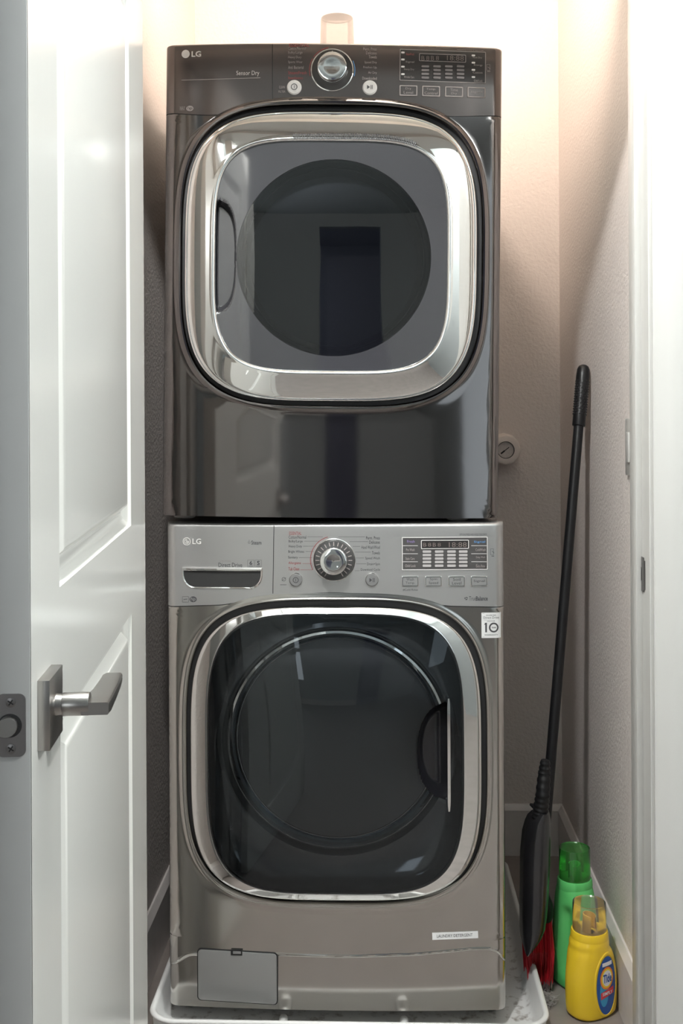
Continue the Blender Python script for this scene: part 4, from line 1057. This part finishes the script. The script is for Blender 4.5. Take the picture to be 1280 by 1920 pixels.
# ------------------------------------------------------------------ BROOM, DUSTPAN
bot = at_Y(1001, 1800, 2.47); top = at_X(1094, 684, 0.486)
bd = (top - bot).normalized()
broom = empty('broom', Matrix.Identity(4), 'black-handled broom with red bristles leaning in the right corner', 'broom')
bm = bmesh.new(); tube(bm, [bot + bd * .05, bot + bd * ((top - bot).length - .13)], .0118, 24); obj('pole', bm, M['blackplastic'], broom)
L_ = (top - bot).length
bm = bmesh.new()
prof = [(L_ - .150, .0150), (L_ - .148, .0155), (L_ - .120, .0152), (L_ - .045, .0160), (L_ - .03, .0162), (L_ - .012, .0150), (L_ - .004, .0115), (L_ - .0005, .006), (L_, .0015)]
tube(bm, [bot + bd * s for s, _ in prof], [r for _, r in prof], 28)
grip = obj('grip', bm, M['blackplastic'], broom)
bm = bmesh.new()
a_ = bd.cross(Vector((0, 1, 0))).normalized(); b_ = bd.cross(a_)
for i in range(14):
    for k in range(14):
        an = 2 * PI * (k + .5 * (i % 2)) / 14; c = bot + bd * (L_ - .122 + i * .0062) + (a_ * math.cos(an) + b_ * math.sin(an)) * .0156
        bmesh.ops.create_icosphere(bm, subdivisions=1, radius=.0017, matrix=Matrix.Translation(c))
o = obj('grip_studs', bm, M['blackplastic'], grip); o['kind'] = 'stuff'
# head and bristles
hc = at_Y(1011, 1705, 2.475)
bm = bmesh.new(); rings = []
for t, hx, hy in ((.0, .026, .045), (.015, .030, .050), (.035, .028, .046), (.055, .018, .035), (.075, .0125, .013)):
    rings.append([(hc.x + u, hc.y + .02 + v, hc.z - .02 + t) for u, v in rrect(-hx, hx, -hy, hy, min(hx, hy) * .8, 5)])
loft(bm, rings, cap0=True, cap1=True); obj('broom_head', bm, M['blackplastic'], broom)
bm = bmesh.new(); tips = []
for k in range(620):
    u = random.uniform(-.026, .024); v = random.uniform(-.040, .040)
    p0 = Vector((hc.x + u, hc.y + .02 + v, hc.z - .015))
    zf = .014 + random.random() * .012
    p2 = Vector((hc.x - .002 + u * 1.0 + random.gauss(0, .0015), hc.y + .0 + v * 0.8 + random.gauss(0, .003), zf))
    p1 = (p0 + p2) / 2 + Vector((u * .2, v * .15, 0))
    tube(bm, [p0, p1, p2], .0010, 4, cap=False); tips.append(p2)
o = obj('bristles', bm, M['red'], broom); o['kind'] = 'stuff'
bm = bmesh.new()
for p in tips:
    tube(bm, [p, p + Vector((random.gauss(0, .002), random.gauss(0, .002), -.012 + random.gauss(0, .001)))], .0012, 4, cap=False)
o = obj('bristle_tips', bm, mat('dusty_tips', (.16, .12, .12), .9), broom); o['kind'] = 'stuff'
# dustpan clipped to the pole, seen edge on
DY = 2.42
dus = empty('dustpan', Matrix.Identity(4), 'glossy black dustpan clipped to the broom handle beside the drain pan', 'dustpan')
hp = [at_Y(1022, 1425, DY + .01), at_Y(1020, 1450, DY + .01), at_Y(1017, 1490, DY), at_Y(1014, 1515, DY), at_Y(1010, 1535, DY)]
bm = bmesh.new(); hr = [.009, .0125, .0145, .0155, .016]
pts = []; rad = []
N_ = 44
for i in range(N_ + 1):
    t = i / N_ * 4; k = min(3, int(t)); f = t - k; pts.append(hp[k].lerp(hp[k + 1], f)); rad.append(hr[k] + (hr[k + 1] - hr[k]) * f + (.0013 if (i // 2) % 2 else 0))
tube(bm, pts, rad, 20); obj('handle', bm, M['blackplastic'], dus, angle=60)
# shell: deep curved tray, its back towards the camera
prof_px = [(1520, 1009, 1026), (1523, 1003, 1030), (1529, 997, 1032), (1538, 990, 1033.5), (1552, 985, 1034), (1575, 981, 1034), (1620, 978, 1033), (1680, 977.5, 1030), (1720, 976.5, 1027), (1740, 977, 1024), (1754, 977, 1018), (1765, 977, 1010), (1775, 978, 1000), (1783, 979, 990)]
bm = bmesh.new(); rings = []
for i_, (y, l, r) in enumerate(prof_px):
    l += min(4, i_); bk = (.015, .022, .03, .038, .048, .06)[i_] if i_ < 6 else .07
    pl, pr = at_Y(l, y, DY), at_Y(r, y, DY); cx_, hx = (pl.x + pr.x) / 2, (pr.x - pl.x) / 2
    ring = []
    for k in range(25):                                # C-shaped section: curved back, open towards the rear
        a = R(180 + 180 * k / 24); ring.append((cx_ + hx * math.copysign(abs(math.cos(a)) ** .7, math.cos(a)), DY + .02 + .045 * math.sin(a), pl.z))
    ring += [(cx_ + hx, DY + bk, pl.z), (cx_ + hx * .93, DY + bk, pl.z)]
    for k in range(25):
        a = R(360 - 180 * k / 24); ring.append((cx_ + hx * .9 * math.copysign(abs(math.cos(a)) ** .7, math.cos(a)), DY + .024 + .042 * math.sin(a), pl.z))
    ring += [(cx_ - hx * .93, DY + bk, pl.z), (cx_ - hx, DY + bk, pl.z)]
    rings.append(ring)
loft(bm, rings, cap0=True, cap1=True); obj('tray', bm, M['blackgloss'], dus, angle=50)
bm = bmesh.new(); p0, p1 = at_Y(994, 1508, DY + .02), at_Y(1004, 1512, DY + .01); tube(bm, [p0, p1, at_Y(1012, 1528, DY)], [.003, .008, .014], 12); obj('clip', bm, M['blackplastic'], dus)
# dust clumps
def fluff(name, c, n, sp, label):
    bm = bmesh.new()
    for k in range(n):
        p = Vector(c) + Vector((random.gauss(0, sp), random.gauss(0, sp * .8), abs(random.gauss(0, .006)) + .001)); pts = [p]
        d = Vector((random.gauss(0, 1), random.gauss(0, 1), random.gauss(0, .3))).normalized()
        for q in range(5):
            d = (d + Vector((random.gauss(0, .7), random.gauss(0, .7), random.gauss(0, .4)))).normalized(); p = p + d * .004; p.z = max(.001, min(.02, p.z)); pts.append(p.copy())
        tube(bm, pts, .0005, 3, cap=False)
    tag(obj(name, bm, M['greyfluff']), label, 'dust', kind='stuff')
p = at_Z(1018, 1880, 0.0); fluff('dust_clump', (p.x, p.y, 0), 260, .010, 'grey ball of dust and lint on the floor under the red bristles')

# ------------------------------------------------------------------ DETERGENT BOTTLES
def bottle(name, label, base, yaw, secs, m, capspec, capm, spoutm, collar):
    """secs: (z, half width, half depth, x shift, exponent)"""
    e = empty(name, Matrix.Translation(base) @ Matrix.Rotation(yaw, 4, 'Z'), label, 'bottle')
    bm = bmesh.new(); rings = []
    N = 64
    def cr(p0, p1, p2, p3, t): return .5 * ((2 * p1) + (-p0 + p2) * t + (2 * p0 - 5 * p1 + 4 * p2 - p3) * t * t + (-p0 + 3 * p1 - 3 * p2 + p3) * t ** 3)
    dense = []
    for i in range(len(secs) - 1):
        s = [secs[max(0, i - 1)], secs[i], secs[i + 1], secs[min(len(secs) - 1, i + 2)]]
        for k in range(5): dense.append([cr(*[q[j] for q in s], k / 5) for j in range(5)])
    dense.append(list(secs[-1]))
    for z, a, d, sx, n in dense:
        rings.append([(sx + a * math.copysign(abs(math.cos(t)) ** (2 / n), math.cos(t)), d * math.copysign(abs(math.sin(t)) ** (2 / n), math.sin(t)), z) for t in [2 * PI * k / N for k in range(N)]])
    loft(bm, rings, cap0=True, cap1=True)
    body = obj('body', bm, m, e, angle=50)
    cx_, zc, rc, hc_ = capspec
    bm = bmesh.new(); lathe(bm, [(rc * .8, zc - .022), (rc * 1.10, zc - .020), (rc * 1.12, zc - .014), (rc * 1.10, zc - .004), (rc * 1.06, zc), (rc * .9, zc + .001), (rc * .3, zc - .006)], (cx_, 0, 0), 'Z', 40, cap0=False); obj('collar', bm, collar, e)
    bm = bmesh.new(); lathe(bm, [(rc, zc - .001), (rc, zc + .004), (rc * .985, zc + hc_ - .003), (rc * .965, zc + hc_ - .0003), (rc * .93, zc + hc_), (rc * .88, zc + hc_ - .002), (rc * .02, zc + hc_ - .002)], (cx_, 0, 0), 'Z', 48, cap0=False); obj('cap', bm, capm, e)
    bm = bmesh.new()
    n = 22; r0 = []
    for k in range(n + 1):
        a = R(-60 + 300 * k / n); r0.append(a)
    rws = []
    for r_, zf in ((.015, -.004), (.0145, .012), (.0135, .026)):
        rws.append([(cx_ + r_ * math.cos(a), r_ * math.sin(a), zc + zf + (.006 * math.sin(a / 2 + .5) if zf > .02 else 0)) for a in r0])
    for r_, zf in ((.0120, .026), (.0125, .0)):
        rws.append([(cx_ + r_ * math.cos(a), r_ * math.sin(a), zc + zf + (.006 * math.sin(a / 2 + .5) if zf > .02 else 0)) for a in r0])
    loft(bm, rws, closed=False); obj('spout', bm, spoutm, e)
    return e, dense
yb = at_Z(1108, 1896, 0.0)
yel, ydense = bottle('detergent_bottle', 'yellow laundry detergent bottle with clear cap, in front of the green one', Vector((yb.x, yb.y, 0)), R(33),
    [(0.0, .044, .032, 0, 2.5), (.004, .051, .037, 0, 2.5), (.012, .055, .039, 0, 2.5), (.045, .057, .040, 0, 2.5), (.08, .056, .040, 0, 2.5), (.108, .052, .040, -.001, 2.4), (.128, .047, .040, -.003, 2.3), (.140, .042, .040, -.005, 2.1), (.150, .0415, .040, -.005, 2.05), (.158, .0395, .039, -.004, 2.0), (.164, .0375, .0375, -.004, 2.0), (.168, .036, .036, -.004, 2)],
    M['yellow'], (-.004, .174, .0350, .056), M['clearcap'], M['spout'], M['yellow'])
gb = at_Z(1078, 1842, 0.0)
grn, gdense = bottle('detergent_bottle', 'green laundry detergent bottle with dark green cap, behind the yellow one', Vector((gb.x, gb.y, 0)), R(-60),
    [(0.0, .044, .036, 0, 2.6), (.004, .050, .040, 0, 2.6), (.012, .054, .043, 0, 2.6), (.055, .056, .044, 0, 2.5), (.10, .054, .042, 0, 2.4), (.15, .050, .040, 0, 2.3), (.185, .046, .039, 0, 2.2), (.205, .042, .038, 0, 2.1), (.217, .038, .0365, 0, 2.0), (.224, .037, .036, 0, 2)],
    M['green'], (0, .231, .0345, .066), M['greencap'], M['greenspout'], M['green'])
# handle hollow on the green bottle: press the body in along a vertical groove facing the camera
def press(root, name, depth, zc, hz, hx, ang):
    o = [c for c in root.children if c.name.startswith('body')][0]
    for v in o.data.vertices:
        a = math.atan2(v.co.y, v.co.x); da = (a - ang + PI) % (2 * PI) - PI
        w_ = smooth(1 - abs(da) / hx) * smooth((1 - abs(v.co.z - zc) / hz) * 3)
        r = math.hypot(v.co.x, v.co.y); k = 1 - depth * w_ / max(r, .01); v.co.x *= k; v.co.y *= k
press(grn, '', .013, .105, .080, .50, R(-62))
# oval label on the yellow bottle's broad side
def lab(off):
    def f(u, v):       # u, v in metres around the label centre, on the broad side
        z = .070 + v
        for i in range(len(ydense) - 1):
            if ydense[i][0] <= z <= ydense[i + 1][0]:
                g_ = (z - ydense[i][0]) / max(1e-6, ydense[i + 1][0] - ydense[i][0]); q = [ydense[i][j] + (ydense[i + 1][j] - ydense[i][j]) * g_ for j in range(5)]; break
        _, a, d, sx, n = q
        x = u + .006; k = max(0, 1 - abs((x - sx) / a) ** n) ** (1 / n)
        return (x, -d * k - off, z)
    return f
def ell(bm, f, u0, v0, a, b2, n=40, mi=0, seg=5):
    rings = [[f(u0 + a * s * math.cos(2 * PI * k / n), v0 + b2 * s * math.sin(2 * PI * k / n)) for k in range(n)] for s in (1, .75, .5, .25, .02)]
    loft(bm, rings, cap1=True, mi=mi)
bm = bmesh.new()
loft(bm, [[lab(o_)(a * math.cos(2 * PI * k / 48), .001 + b2 * math.sin(2 * PI * k / 48)) for k in range(48)] for a, b2, o_ in ((.034, .068, -.0006), (.032, .066, .0014), (.029, .062, .0016), (.028, .061, .0004))])
obj('label_ridge', bm, M['yellow'], yel)
bm = bmesh.new(); ell(bm, lab(.0008), 0, 0, .0275, .060)
lb = obj('label', bm, M['lblue'], yel)
bm = bmesh.new(); ell(bm, lab(.0012), -.008, -.012, .012, .030); obj('label_blue_oval', bm, M['lteal'], lb)  # lighter blue oval inside the label
bm = bmesh.new(); ell(bm, lab(.0016), -.001, .016, .0185, .023); ell(bm, lab(.0019), -.001, .016, .0155, .0195, mi=1); ell(bm, lab(.0022), -.001, .016, .0125, .016, mi=2)
obj('label_rings', bm, [M['lorange'], M['lyellow'], M['lwhite']], lb)
bm = bmesh.new(); put_text(bm, 'Tide', -.0125, .012, .007, .025, lab(.0026), .03); obj('lettering', bm, M['lblue'], lb, smooth=False, recalc=False)
bm = bmesh.new(); loft(bm, [[lab(.0019)(u, v + u * .2) for u in (-.018, -.009, 0, .009, .018)] for v in (-.022, -.008)], closed=False); obj('label_band', bm, M['lred'], lb)
bm = bmesh.new(); put_text(bm, 'SIMPLY', -.014, .014, -.0185, -.0115, lab(.0024), .02); obj('lettering', bm, M['lwhite'], lb, smooth=False, recalc=False)
bm = bmesh.new(); loft(bm, [[lab(.0019)(u, v) for u in (-.014, -.007, 0, .007, .014)] for v in (.041, .049)], closed=False); obj('label_band', bm, M['lwhite'], lb)

bpy.data.objects.remove(_to)
